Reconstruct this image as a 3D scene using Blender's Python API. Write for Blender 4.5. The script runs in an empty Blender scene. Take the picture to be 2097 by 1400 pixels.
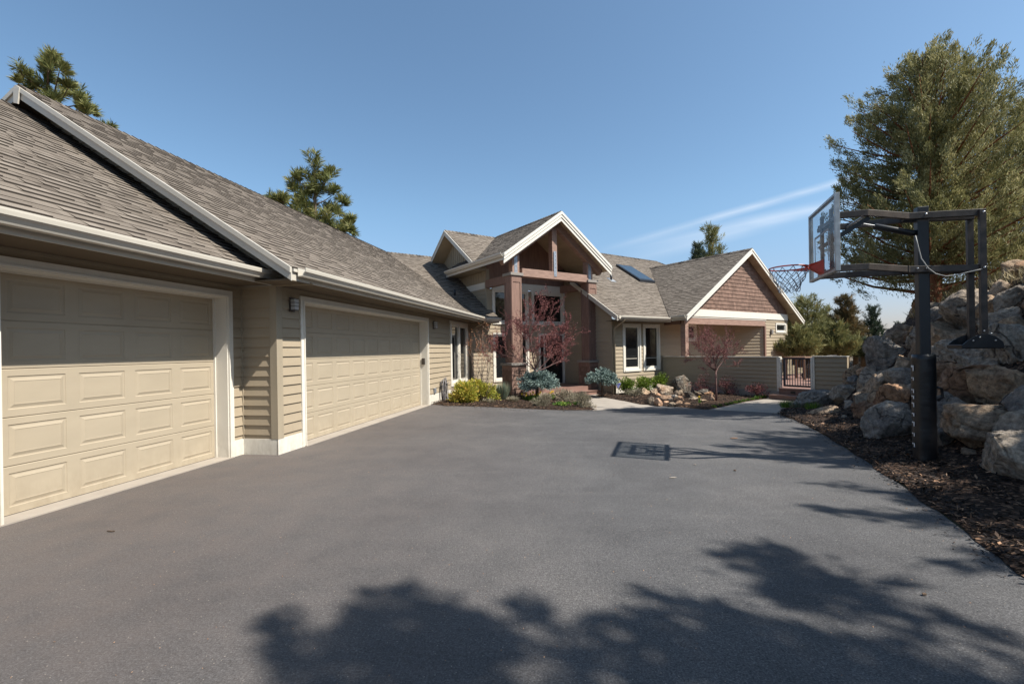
import bpy, bmesh, math, random
import numpy as np
from mathutils import Vector, Matrix, noise
from mathutils.geometry import delaunay_2d_cdt
random.seed(7)
RNG = np.random.default_rng(7)
PI = math.pi
scene = bpy.context.scene
COL = scene.collection
R = math.radians

# ------------------------------------------------------------------ camera
FPX, CAMH = 946.0, 1.5
cam_d = bpy.data.cameras.new("camera"); cam = bpy.data.objects.new("camera", cam_d); COL.objects.link(cam)
cam_d.sensor_width = 36.0; cam_d.lens = FPX / 2097 * 36.0
cam_d.shift_y = 16.5 / 2097; cam_d.clip_end = 3000; cam_d.clip_start = .05
cam.matrix_world = Matrix.Translation((0, 0, CAMH)) @ Matrix.Rotation(R(90), 4, 'X') @ Matrix.Rotation(R(-.93), 4, 'Z')
scene.camera = cam
YAW = R(10.77)
def dirv(g):
    a = YAW + R(g); return np.array([math.sin(a), math.cos(a), 0.])
def pray(u, v):
    X = (u - 1048.5) / FPX; U = -(v - 716.5) / FPX; c, s = math.cos(R(-.93)), math.sin(R(-.93))
    return np.array([c * X - s * U, 1., s * X + c * U])
def at_depth(u, v, y): return np.array([0, 0, CAMH]) + y * pray(u, v)

class Frame:                                   # s runs along a wall, t comes out of it, z up
    def __init__(o, org, g):
        o.o = np.array([org[0], org[1], 0.]); o.s = dirv(g); o.t = dirv(g + 90)
    def p(o, s, t, z=0.): return o.o + o.s * s + o.t * t + np.array([0, 0, z])
    def loc(o, x, y):
        d = np.array([x, y, 0]) - o.o; return float(d @ o.s), float(d @ o.t)
FA = Frame((-3.5093, 6.8818), 0)               # garage wing
FL = Frame((-.921, 17.586), 45)                # entry and right wing

# ------------------------------------------------------------------ materials
def ramp(nt, fac, stops):
    r = nt.nodes.new('ShaderNodeValToRGB'); e = r.color_ramp.elements
    while len(e) < len(stops): e.new(.5)
    for k, (p, c) in enumerate(stops): e[k].position = p; e[k].color = (*c, 1)
    nt.links.new(fac, r.inputs[0]); return r.outputs[0]
def mix(nt, a, b, fac, mode='MIX'):
    m = nt.nodes.new('ShaderNodeMix'); m.data_type = 'RGBA'; m.blend_type = mode
    for i, x in ((6, a), (7, b), (0, fac)):
        if hasattr(x, 'links'): nt.links.new(x, m.inputs[i])
        else: m.inputs[i].default_value = (*x, 1) if isinstance(x, tuple) else x
    return m.outputs[2]
def coords(nt, kind='pos', scale=(1, 1, 1), rot=(0, 0, 0)):
    if kind == 'pos': o = nt.nodes.new('ShaderNodeNewGeometry').outputs['Position']
    else: o = nt.nodes.new('ShaderNodeTexCoord').outputs['Object']
    m = nt.nodes.new('ShaderNodeMapping'); m.inputs['Scale'].default_value = scale; m.inputs['Rotation'].default_value = rot
    nt.links.new(o, m.inputs[0]); return m.outputs[0]
def noise_t(nt, vec, scale, detail=4, rough=.55):
    n = nt.nodes.new('ShaderNodeTexNoise'); n.inputs['Scale'].default_value = scale
    n.inputs['Detail'].default_value = detail; n.inputs['Roughness'].default_value = rough
    nt.links.new(vec, n.inputs['Vector']); return n.outputs['Fac']
def bump(nt, fac, dist, strength=.6, prev=None):
    b = nt.nodes.new('ShaderNodeBump'); b.inputs['Distance'].default_value = dist; b.inputs['Strength'].default_value = strength
    nt.links.new(fac, b.inputs['Height'])
    if prev is not None: nt.links.new(prev, b.inputs['Normal'])
    return b.outputs[0]
def newmat(name):
    m = bpy.data.materials.new(name); m.use_nodes = True; nt = m.node_tree
    return m, nt, nt.nodes['Principled BSDF']
def simple(name, col, rough=.6, var=.12, vscale=3, bdist=0, bscale=60, metal=0, kind='pos', stretch=(1, 1, 1), attr=0., spec=.5):
    m, nt, b = newmat(name); v = coords(nt, kind, stretch)
    n = noise_t(nt, v, vscale)
    c = ramp(nt, n, [(.3, tuple(x * (1 - var) for x in col)), (.7, tuple(min(1, x * (1 + var)) for x in col))])
    if attr:
        a = nt.nodes.new('ShaderNodeAttribute'); a.attribute_name = 'rnd'
        c2 = ramp(nt, a.outputs['Fac'], [(0, (1 - attr,) * 3), (1, (1,) * 3)])
        c = mix(nt, c, c2, 1., 'MULTIPLY')
    nt.links.new(c, b.inputs['Base Color'])
    b.inputs['Roughness'].default_value = rough; b.inputs['Metallic'].default_value = metal
    b.inputs['Specular IOR Level'].default_value = spec
    if bdist:
        nt.links.new(bump(nt, noise_t(nt, v, bscale, 3), bdist), b.inputs['Normal'])
    return m
def dirty(m, top, col, amt):
    nt = m.node_tree; b = nt.nodes['Principled BSDF']; src = b.inputs['Base Color'].links[0].from_socket; v = coords(nt, 'pos')
    sp = nt.nodes.new('ShaderNodeSeparateXYZ'); nt.links.new(v, sp.inputs[0]); mr = nt.nodes.new('ShaderNodeMapRange'); mr.inputs[1].default_value = top; mr.inputs[2].default_value = -.05; nt.links.new(sp.outputs[2], mr.inputs[0])
    n = noise_t(nt, coords(nt, 'pos', (1, 1, .45)), 9, 6, .7); r = ramp(nt, n, [(.40, (0,) * 3), (.65, (1,) * 3)])
    k = nt.nodes.new('ShaderNodeMath'); k.operation = 'MULTIPLY'; nt.links.new(r, k.inputs[0]); nt.links.new(mr.outputs[0], k.inputs[1])
    k2 = nt.nodes.new('ShaderNodeMath'); k2.operation = 'MULTIPLY'; k2.inputs[1].default_value = amt; nt.links.new(k.outputs[0], k2.inputs[0])
    nt.links.new(mix(nt, src, col, k2.outputs[0]), b.inputs['Base Color'])
M = {}
M['siding'] = simple('siding', (.350, .288, .205), .75, .05, 1.5, .0012, 30, stretch=(1, 1, 6), attr=.06, spec=.25)
M['siding_trim'] = simple('siding_trim', (.325, .275, .20), .7, .06, 2, .001, 40, stretch=(4, 4, .6), spec=.25)
M['cream'] = simple('cream_paint', (.66, .625, .55), .55, .035, 3, .0008, 35, stretch=(3, 3, 1), spec=.3)
M['almond'] = simple('almond_paint', (.50, .465, .40), .4, .03, 2, spec=.45)
M['door'] = simple('garage_door_paint', (.375, .318, .235), .5, .045, 1.6, .0004, 220, stretch=(1, 1, 3), spec=.35)
M['brown'] = simple('brown_stain', (.235, .145, .113), .7, .16, 2.5, .0015, 18, stretch=(6, 6, .8), attr=.12, spec=.25)
M['beam'] = simple('beam_wood', (.285, .185, .145), .7, .22, 3.5, .002, 14, stretch=(1, 1, 9), spec=.25)
M['shake'] = simple('cedar_shake', (.225, .145, .112), .8, .2, 5, .0025, 40, stretch=(7, 7, .6), attr=.35, spec=.15)
M['cap'] = simple('column_cap', (.24, .215, .19), .75, .12, 6, .001, 60)
M['soffit'] = simple('soffit_shaded', (.12, .092, .062), .8, .06, 3, spec=.2)  # tan darkened to brown so the colour carries the eave shade
M['ceiling'] = simple('tongue_groove', (.38, .30, .20), .6, .08, 3, stretch=(1, 1, 1), attr=.12)
M['steel'] = simple('galvanised_strap', (.30, .33, .37), .45, .1, 12, metal=.5)
M['black_metal'] = simple('black_metal', (.012, .014, .018), .38, .2, 8, .0003, 90)
M['bronze'] = simple('worn_bronze', (.050, .040, .034), .45, .45, 9, .0004, 70, stretch=(1, 1, 1))
M['navy'] = simple('gate_paint', (.012, .018, .032), .4, .1, 4)
M['concrete'] = simple('concrete', (.31, .275, .235), .85, .1, 3, .001, 160, spec=.2)
M['plastic_w'] = simple('lamp_glass', (.42, .415, .40), .3, .04, 20)
M['vinyl'] = simple('pad_vinyl', (.006, .006, .008), .38, .3, 5, .006, 7, stretch=(1, 1, 2.5), kind='obj')
M['orange'] = simple('rim_paint', (.52, .045, .018), .4, .12, 20)
M['cord'] = simple('net_cord', (.26, .27, .30), .8, .5, 12)
M['bolt'] = simple('bolt_zinc', (.6, .6, .6), .3, .1, 10, metal=.8)
M['mark'] = simple('board_marking', (.28, .29, .30), .5, .2, 12)
M['cable'] = simple('cable_sheath', (.33, .33, .32), .5, .05, 5)
M['alu'] = simple('board_frame', (.42, .43, .43), .4, .2, 14, metal=.6)
M['hose'] = simple('hose_rubber', (.16, .15, .15), .5, .5, 25)
M['deck'] = simple('deck_board', (.24, .14, .11), .65, .12, 4, .001, 40, attr=.2)
M['dark'] = simple('dark_void', (.01, .01, .01), .9, .1, 3)
M['interior'] = simple('interior_wall', (.10, .09, .075), .9, .1, 1)
M['blind'] = simple('curtain', (.30, .31, .29), .8, .1, 12, stretch=(8, 8, .3))
M['bark'] = simple('bark', (.12, .085, .062), .9, .35, 5, .02, 22, kind='obj', stretch=(2.5, 2.5, .5), spec=.1)
M['bark_red'] = simple('juniper_bark', (.23, .10, .055), .9, .45, 4, .03, 16, kind='obj', stretch=(3, 3, .35), spec=.1)
M['bark_plum'] = simple('plum_bark', (.13, .075, .068), .7, .3, 14, .004, 50, kind='obj', spec=.2)
M['bark_pale'] = simple('birch_bark', (.34, .27, .22), .7, .35, 12, .003, 50, kind='obj', spec=.2)
M['blue'] = simple('sign_blue', (.02, .045, .38), .4, .05, 5)
M['white'] = simple('sign_white', (.8, .8, .8), .5, .03, 5)
M['tabletop'] = simple('patio_wood', (.20, .12, .08), .6, .1, 5)
M['sling'] = simple('sling_fabric', (.33, .30, .26), .8, .08, 20)
M['skyglass'] = simple('skylight_glass', (.03, .045, .06), .08, .1, 3)

dirty(M['cream'], .5, (.30, .25, .19), .5); dirty(M['door'], .45, (.24, .19, .13), .45); dirty(M['siding'], .6, (.22, .17, .12), .35)
def leafmat(name, stops, rough=.6, spec=.25, trans=.0):
    m, nt, b = newmat(name); a = nt.nodes.new('ShaderNodeAttribute'); a.attribute_name = 'rnd'
    nt.links.new(ramp(nt, a.outputs['Fac'], stops), b.inputs['Base Color'])
    b.inputs['Roughness'].default_value = rough; b.inputs['Specular IOR Level'].default_value = spec
    if trans:
        t = nt.nodes.new('ShaderNodeBsdfTranslucent'); mx = nt.nodes.new('ShaderNodeMixShader'); mx.inputs[0].default_value = trans
        nt.links.new(ramp(nt, a.outputs['Fac'], stops), t.inputs[0])
        nt.links.new(b.outputs[0], mx.inputs[1]); nt.links.new(t.outputs[0], mx.inputs[2])
        nt.links.new(mx.outputs[0], nt.nodes['Material Output'].inputs[0])
    return m
M['jun'] = leafmat('juniper_foliage', [(0, (.07, .08, .03)), (.38, (.21, .205, .085)), (.72, (.38, .35, .165)), (1, (.54, .48, .27))], trans=.25)
M['jun_far'] = leafmat('far_juniper', [(0, (.09, .10, .04)), (.6, (.24, .235, .095)), (.9, (.34, .31, .13)), (1, (.45, .25, .08))], trans=.2)
M['jun_rust'] = leafmat('rusty_juniper', [(0, (.06, .055, .028)), (.5, (.14, .11, .05)), (1, (.30, .17, .07))], trans=.2)
M['jun_blue'] = leafmat('bluish_conifer', [(0, (.02, .035, .022)), (.6, (.06, .085, .05)), (1, (.13, .14, .08))], trans=.15)
M['pine'] = leafmat('pine_needles', [(0, (.06, .08, .028)), (.5, (.17, .185, .06)), (1, (.34, .29, .11))], trans=.2)
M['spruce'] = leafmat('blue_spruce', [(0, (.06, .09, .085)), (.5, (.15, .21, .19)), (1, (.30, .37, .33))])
M['boxleaf'] = leafmat('boxwood_leaf', [(0, (.03, .055, .008)), (.5, (.12, .19, .02)), (1, (.30, .38, .05))], trans=.25)
M['euon'] = leafmat('yellow_green_leaf', [(0, (.10, .13, .02)), (.45, (.34, .35, .05)), (.8, (.62, .50, .10)), (1, (.72, .33, .09))], trans=.25)
M['plum'] = leafmat('plum_bud', [(0, (.07, .022, .026)), (.5, (.19, .065, .065)), (1, (.36, .15, .13))], trans=.15)
M['barb'] = leafmat('barberry_leaf', [(0, (.06, .015, .02)), (.6, (.15, .045, .05)), (1, (.25, .10, .09))])
M['orangebud'] = leafmat('orange_bud', [(0, (.15, .05, .025)), (.6, (.35, .13, .06)), (1, (.5, .28, .14))])
M['fescue'] = leafmat('fescue_blade', [(0, (.07, .11, .08)), (.6, (.19, .25, .19)), (1, (.42, .33, .18))])
M['lav'] = leafmat('dry_lavender', [(0, (.12, .11, .075)), (.5, (.27, .24, .17)), (1, (.42, .36, .26))])
M['green'] = leafmat('fresh_blade', [(0, (.03, .08, .012)), (.6, (.10, .20, .03)), (1, (.28, .36, .06))], trans=.2)
M['yellow'] = leafmat('daffodil_petal', [(0, (.8, .5, .02)), (1, (.9, .72, .05))])
M['drygrass'] = leafmat('dry_grass', [(0, (.20, .16, .085)), (.6, (.40, .33, .18)), (1, (.55, .47, .29))])
M['chips'] = leafmat('bark_chip', [(0, (.006, .005, .005)), (.6, (.024, .017, .014)), (.9, (.06, .038, .028)), (1, (.26, .17, .11))], rough=.8)
M['litter'] = leafmat('dry_leaf', [(0, (.20, .10, .05)), (1, (.5, .30, .18))])

def roofmat():
    m, nt, b = newmat('asphalt_shingle'); v = coords(nt, 'pos')
    a = nt.nodes.new('ShaderNodeAttribute'); a.attribute_name = 'rnd'
    c = ramp(nt, a.outputs['Fac'], [(0, (.024, .020, .017)), (.1, (.075, .062, .050)), (.35, (.135, .113, .092)), (.7, (.182, .155, .128)), (1, (.245, .211, .175))])
    g = noise_t(nt, v, 320, 2, .7); c = mix(nt, c, ramp(nt, g, [(.3, (.72,) * 3), (.7, (1.28,) * 3)]), 1., 'MULTIPLY')
    l = noise_t(nt, v, .8, 3); c = mix(nt, c, ramp(nt, l, [(.3, (.92,) * 3), (.7, (1.07,) * 3)]), 1., 'MULTIPLY')
    nt.links.new(c, b.inputs['Base Color']); b.inputs['Roughness'].default_value = .9; b.inputs['Specular IOR Level'].default_value = .15
    nt.links.new(bump(nt, g, .003, .7), b.inputs['Normal']); return m
M['roof'] = roofmat()

def asphalt():
    m, nt, b = newmat('asphalt'); v = coords(nt, 'pos')
    f = noise_t(nt, v, 95, 5, .85); g = noise_t(nt, v, 34, 4, .8); l = noise_t(nt, v, .5, 6, .62); l2 = noise_t(nt, v, 2.6, 5, .7)
    c = ramp(nt, f, [(.36, (.030, .029, .030)), (.50, (.079, .078, .079)), (.60, (.134, .131, .131)), (.74, (.31, .295, .285))])
    c = mix(nt, c, ramp(nt, g, [(.3, (.68,) * 3), (.7, (1.32,) * 3)]), 1., 'MULTIPLY')
    c = mix(nt, c, ramp(nt, l, [(.34, (.80, .80, .81)), (.5, (1., 1., 1.)), (.66, (1.20, 1.18, 1.15))]), 1., 'MULTIPLY')
    c = mix(nt, c, ramp(nt, l2, [(.32, (.88,) * 3), (.68, (1.12,) * 3)]), 1., 'MULTIPLY')
    wv = noise_t(nt, coords(nt, 'pos', (.35, 2.2, 1), (0, 0, .25)), 1.1, 4, .6); c = mix(nt, c, ramp(nt, wv, [(.60, (1.,) * 3), (.70, (1.16, 1.15, 1.13))]), 1., 'MULTIPLY')
    # rusty dust washed out of the garage side
    sp = nt.nodes.new('ShaderNodeSeparateXYZ'); nt.links.new(v, sp.inputs[0])
    mr = nt.nodes.new('ShaderNodeMapRange'); mr.inputs[1].default_value = 1.0; mr.inputs[2].default_value = -3.2; nt.links.new(sp.outputs[0], mr.inputs[0])
    mm = nt.nodes.new('ShaderNodeMath'); mm.operation = 'MULTIPLY'; nt.links.new(mr.outputs[0], mm.inputs[0]); nt.links.new(l2, mm.inputs[1])
    c = mix(nt, c, (.118, .092, .078), mm.outputs[0])
    # small pale stones
    vo = nt.nodes.new('ShaderNodeTexVoronoi'); vo.inputs['Scale'].default_value = 42; nt.links.new(v, vo.inputs[0])
    st = ramp(nt, vo.outputs['Distance'], [(.10, (1, 1, 1)), (.17, (0, 0, 0))])
    hs = nt.nodes.new('ShaderNodeSeparateColor'); nt.links.new(vo.outputs['Color'], hs.inputs[0])
    gt = nt.nodes.new('ShaderNodeMath'); gt.operation = 'GREATER_THAN'; gt.inputs[1].default_value = .86; nt.links.new(hs.outputs[0], gt.inputs[0])
    m2 = nt.nodes.new('ShaderNodeMath'); m2.operation = 'MULTIPLY'; nt.links.new(st, m2.inputs[0]); nt.links.new(gt.outputs[0], m2.inputs[1])
    c = mix(nt, c, (.27, .235, .20), m2.outputs[0])
    nt.links.new(c, b.inputs['Base Color']); b.inputs['Roughness'].default_value = .82; b.inputs['Specular IOR Level'].default_value = .3
    nt.links.new(bump(nt, g, .004, .5, bump(nt, f, .004, .8)), b.inputs['Normal']); return m
M['asphalt'] = asphalt()

def mulch():
    m, nt, b = newmat('mulch'); v = coords(nt, 'pos')
    vo = nt.nodes.new('ShaderNodeTexVoronoi'); vo.inputs['Scale'].default_value = 32; nt.links.new(v, vo.inputs[0])
    sc = nt.nodes.new('ShaderNodeSeparateColor'); nt.links.new(vo.outputs['Color'], sc.inputs[0])
    c = ramp(nt, sc.outputs[0], [(0, (.008, .006, .005)), (.5, (.028, .019, .014)), (.85, (.07, .046, .034)), (.95, (.17, .11, .075))])
    l = noise_t(nt, v, 1.2, 3); c = mix(nt, c, ramp(nt, l, [(.3, (.8,) * 3), (.7, (1.3, 1.2, 1.1))]), 1., 'MULTIPLY')
    nt.links.new(c, b.inputs['Base Color']); b.inputs['Roughness'].default_value = .9; b.inputs['Specular IOR Level'].default_value = .15
    nt.links.new(bump(nt, vo.outputs['Distance'], .03, .9), b.inputs['Normal']); return m
M['mulch'] = mulch()

def soil():
    m, nt, b = newmat('dry_soil'); v = coords(nt, 'pos')
    n = noise_t(nt, v, 1.4, 6); f = noise_t(nt, v, 40, 4, .7)
    c = ramp(nt, n, [(.35, (.10, .065, .042)), (.5, (.19, .14, .085)), (.65, (.30, .25, .15))])
    c = mix(nt, c, ramp(nt, f, [(.3, (.7,) * 3), (.7, (1.25,) * 3)]), 1., 'MULTIPLY')
    nt.links.new(c, b.inputs['Base Color']); b.inputs['Roughness'].default_value = .95; b.inputs['Specular IOR Level'].default_value = .1
    nt.links.new(bump(nt, f, .03, .8), b.inputs['Normal']); return m
M['soil'] = soil()

def rockmat(name, c0, c1, c2, c3, lichen=0.):
    m, nt, b = newmat(name); tc = nt.nodes.new('ShaderNodeTexCoord').outputs['Object']
    oi = nt.nodes.new('ShaderNodeObjectInfo'); ad = nt.nodes.new('ShaderNodeVectorMath'); ad.operation = 'ADD'
    cb = nt.nodes.new('ShaderNodeCombineXYZ')
    mu = nt.nodes.new('ShaderNodeMath'); mu.operation = 'MULTIPLY'; mu.inputs[1].default_value = 40; nt.links.new(oi.outputs['Random'], mu.inputs[0])
    for i in range(3): nt.links.new(mu.outputs[0], cb.inputs[i])
    nt.links.new(tc, ad.inputs[0]); nt.links.new(cb.outputs[0], ad.inputs[1]); v = ad.outputs[0]
    a = noise_t(nt, v, 2.2, 6, .62); f = noise_t(nt, v, 14, 6, .75); g = noise_t(nt, v, 60, 3, .7)
    c = ramp(nt, a, [(.30, c0), (.45, c1), (.58, c2), (.72, c3)])
    c = mix(nt, c, ramp(nt, f, [(.3, (.38,) * 3), (.48, (1.,) * 3), (.68, (1.75,) * 3)]), 1., 'MULTIPLY')
    c = mix(nt, c, ramp(nt, oi.outputs['Random'], [(0, (.8, .8, .82)), (.5, (1.05, 1., .95)), (1, (1.15, 1.02, .9))]), 1., 'MULTIPLY')
    vo = nt.nodes.new('ShaderNodeTexVoronoi'); vo.inputs['Scale'].default_value = 11; nt.links.new(v, vo.inputs[0])
    dv = nt.nodes.new('ShaderNodeVectorMath'); dv.operation = 'ADD'; nn = nt.nodes.new('ShaderNodeTexNoise'); nn.inputs['Scale'].default_value = 3; nt.links.new(v, nn.inputs[0]); sc_ = nt.nodes.new('ShaderNodeVectorMath'); sc_.operation = 'SCALE'; sc_.inputs['Scale'].default_value = .35; nt.links.new(nn.outputs['Color'], sc_.inputs[0]); nt.links.new(v, dv.inputs[0]); nt.links.new(sc_.outputs[0], dv.inputs[1])
    ve = nt.nodes.new('ShaderNodeTexVoronoi'); ve.feature = 'DISTANCE_TO_EDGE'; ve.inputs['Scale'].default_value = 1.9; nt.links.new(dv.outputs[0], ve.inputs[0])
    crk = ramp(nt, ve.outputs['Distance'], [(0, (.25,) * 3), (.012, (.55,) * 3), (.030, (1,) * 3)]); crk = mix(nt, (1., 1., 1.), crk, ramp(nt, noise_t(nt, v, 1.7, 3, .6), [(.50, (0,) * 3), (.62, (1,) * 3)])); c = mix(nt, c, crk, 1., 'MULTIPLY')
    if lichen:
        k = noise_t(nt, v, 7, 5, .8); c = mix(nt, c, (.34, .35, .31), ramp(nt, k, [(.52, (0,) * 3), (.62, (.75,) * 3)]))
        c = mix(nt, c, (.03, .03, .025), ramp(nt, f, [(.36, (.8,) * 3), (.42, (0,) * 3)]))
    nt.links.new(c, b.inputs['Base Color']); b.inputs['Roughness'].default_value = .92; b.inputs['Specular IOR Level'].default_value = .15
    h = bump(nt, a, .2, .6); h = bump(nt, vo.outputs['Distance'], .03, .35, h); h = bump(nt, f, .07, 1., h); h = bump(nt, g, .01, .7, h); h = bump(nt, crk, .03, 1., h)
    nt.links.new(h, b.inputs['Normal']); return m
M['rock_tan'] = rockmat('tan_boulder', (0.1598, 0.1230, 0.0956), (0.3088, 0.2501, 0.1913), (0.3839, 0.3088, 0.2350), (0.2883, 0.1598, 0.0847))
M['rock_grey'] = rockmat('grey_boulder', (0.1490, 0.1380, 0.1285), (0.2664, 0.2446, 0.2186), (0.3511, 0.3198, 0.2774), (0.3949, 0.3306, 0.2555))
M['rock_rust'] = rockmat('rusty_boulder', (0.16, 0.10, 0.07), (0.29, 0.195, 0.135), (0.4044, 0.2774, 0.1913), (0.4263, 0.3731, 0.3088))
M['rock_lich'] = rockmat('lichen_rock', (0.0683, 0.0605, 0.0537), (0.1445, 0.1259, 0.1064), (0.2059, 0.1747, 0.1366), (0.2284, 0.1445, 0.0918), 1.)
M['rock_orange'] = rockmat('orange_rock', (0.24, 0.13, 0.085), (0.36, 0.22, 0.145), (0.45, 0.31, 0.22), (0.5329, 0.4482, 0.3511))

def glass(name='window_glass', dark=(.012, .013, .014)):
    m, nt, b = newmat(name); b.inputs['Base Color'].default_value = (*dark, 1)
    b.inputs['Roughness'].default_value = .02; b.inputs['Specular IOR Level'].default_value = .6
    v = coords(nt, 'pos'); nt.links.new(bump(nt, noise_t(nt, v, 1.1, 1), .006, .25), b.inputs['Normal']); return m
M['glass'] = glass()
def clear():
    m = bpy.data.materials.new('clear_acrylic'); m.use_nodes = True; nt = m.node_tree; nt.nodes.remove(nt.nodes['Principled BSDF'])
    t = nt.nodes.new('ShaderNodeBsdfTransparent'); t.inputs[0].default_value = (.84, .87, .89, 1)
    d = nt.nodes.new('ShaderNodeBsdfDiffuse'); d.inputs[0].default_value = (.6, .62, .65, 1)
    g = nt.nodes.new('ShaderNodeBsdfGlossy'); g.inputs['Roughness'].default_value = .03
    v = coords(nt, 'pos'); n = noise_t(nt, v, 5, 5, .7)
    a = nt.nodes.new('ShaderNodeMixShader'); r = ramp(nt, n, [(.35, (.02,) * 3), (.7, (.13,) * 3)])
    nt.links.new(r, a.inputs[0]); nt.links.new(t.outputs[0], a.inputs[1]); nt.links.new(d.outputs[0], a.inputs[2])
    c = nt.nodes.new('ShaderNodeMixShader'); c.inputs[0].default_value = .07; nt.links.new(a.outputs[0], c.inputs[1]); nt.links.new(g.outputs[0], c.inputs[2])
    nt.links.new(c.outputs[0], nt.nodes['Material Output'].inputs[0]); return m
M['acrylic'] = clear()

# ------------------------------------------------------------------ object helpers
def tag(o, label=None, cat=None, group=None, kind=None):
    if label: o['label'] = label
    if cat: o['category'] = cat
    if group: o['group'] = group
    if kind: o['kind'] = kind
    return o
def thing(name, label, cat, loc=(0, 0, 0), rotz=0, group=None):
    o = bpy.data.objects.new(name, None); COL.objects.link(o); o.empty_display_size = .2
    o.location = [float(x) for x in loc]; o.rotation_euler = (0, 0, rotz)
    return tag(o, label, cat, group)
class MB:
    def __init__(o): o.v = []; o.f = []; o.r = []
    def face(o, pts, r=None):
        n = len(o.v); o.v += [tuple(float(c) for c in p) for p in pts]; o.f.append(tuple(range(n, n + len(pts))))
        o.r.append(random.random() if r is None else r)
    def hexa(o, c, r=None):                     # 8 corners: bottom 4 then top 4
        n = len(o.v); o.v += [tuple(float(x) for x in p) for p in c]; r = random.random() if r is None else r
        for f in ((3, 2, 1, 0), (4, 5, 6, 7), (0, 1, 5, 4), (1, 2, 6, 5), (2, 3, 7, 6), (3, 0, 4, 7)):
            o.f.append(tuple(n + i for i in f)); o.r.append(r)
    def box(o, F, s0, s1, t0, t1, z0, z1, r=None):
        o.hexa([F.p(s0, t0, z0), F.p(s1, t0, z0), F.p(s1, t1, z0), F.p(s0, t1, z0), F.p(s0, t0, z1), F.p(s1, t0, z1), F.p(s1, t1, z1), F.p(s0, t1, z1)], r)
    def b3(o, x0, x1, y0, y1, z0, z1, r=None):
        o.hexa([(x0, y0, z0), (x1, y0, z0), (x1, y1, z0), (x0, y1, z0), (x0, y0, z1), (x1, y0, z1), (x1, y1, z1), (x0, y1, z1)], r)
    def prism(o, poly, vec, r=None):
        poly = [np.array(p, float) for p in poly]; vec = np.array(vec, float); n = len(poly)
        r = random.random() if r is None else r
        o.face(poly[::-1], r); o.face([p + vec for p in poly], r)
        for i in range(n): j = (i + 1) % n; o.face([poly[i], poly[j], poly[j] + vec, poly[i] + vec], r)
    def beam(o, a, b, w, h, up=(0, 0, 1), r=None):      # rectangular bar from a to b
        a = Vector(a); b = Vector(b); d = (b - a).normalized(); up = Vector(up)
        sx = d.cross(up).normalized() * w / 2; sz = sx.cross(d).normalized() * h / 2
        o.hexa([a - sx - sz, a + sx - sz, b + sx - sz, b - sx - sz, a - sx + sz, a + sx + sz, b + sx + sz, b - sx + sz], r)
    def tube(o, pts, rad, n=8, caps=True, r=None):
        pts = [Vector(p) for p in pts]; k = len(pts); rad = [rad] * k if not hasattr(rad, '__len__') else rad
        base = len(o.v); prev = None; r = random.random() if r is None else r
        for i, p in enumerate(pts):
            d = (pts[min(i + 1, k - 1)] - pts[max(i - 1, 0)])
            d = d.normalized() if d.length > 1e-9 else Vector((0, 0, 1))
            if prev is None: prev = d.orthogonal().normalized()
            x = (prev - d * prev.dot(d)); x = x.normalized() if x.length > 1e-6 else d.orthogonal().normalized(); prev = x; y = d.cross(x)
            for j in range(n):
                a = 2 * PI * j / n; q = p + (x * math.cos(a) + y * math.sin(a)) * rad[i]; o.v.append(tuple(q))
        for i in range(k - 1):
            for j in range(n):
                j2 = (j + 1) % n; o.f.append((base + i * n + j, base + i * n + j2, base + (i + 1) * n + j2, base + (i + 1) * n + j)); o.r.append(r)
        if caps:
            o.f.append(tuple(base + j for j in range(n))[::-1]); o.r.append(r)
            o.f.append(tuple(base + (k - 1) * n + j for j in range(n))); o.r.append(r)
    def ball(o, c, rx, ry=None, rz=None, seg=10, r=None):
        ry = ry or rx; rz = rz or rx; base = len(o.v); rings = seg // 2; r = random.random() if r is None else r
        for i in range(rings + 1):
            th = PI * i / rings
            for j in range(seg):
                ph = 2 * PI * j / seg; o.v.append((c[0] + rx * math.sin(th) * math.cos(ph), c[1] + ry * math.sin(th) * math.sin(ph), c[2] + rz * math.cos(th)))
        for i in range(rings):
            for j in range(seg):
                j2 = (j + 1) % seg; o.f.append((base + i * seg + j, base + (i + 1) * seg + j, base + (i + 1) * seg + j2, base + i * seg + j2)); o.r.append(r)
    def build(o, name, m, parent=None, smooth=False, world=True, bevel=0):
        off = np.zeros(3)
        if parent is not None and world:
            p = parent
            while p is not None: off += np.array(p.location); p = p.parent
        v = np.array(o.v, dtype=float) - off
        me = bpy.data.meshes.new(name); me.from_pydata([tuple(x) for x in v], [], o.f)
        at = me.attributes.new('rnd', 'FLOAT', 'FACE'); at.data.foreach_set('value', np.array(o.r, dtype=np.float32))
        me.materials.append(M[m] if isinstance(m, str) else m)
        if smooth: me.polygons.foreach_set('use_smooth', [True] * len(me.polygons))
        me.validate(); me.update()
        ob = bpy.data.objects.new(name, me); COL.objects.link(ob)
        if parent is not None: ob.parent = parent
        if bevel:
            bv = ob.modifiers.new('bevel', 'BEVEL'); bv.width = bevel; bv.segments = 2; bv.limit_method = 'ANGLE'; bv.angle_limit = R(50)
        return ob
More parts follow.
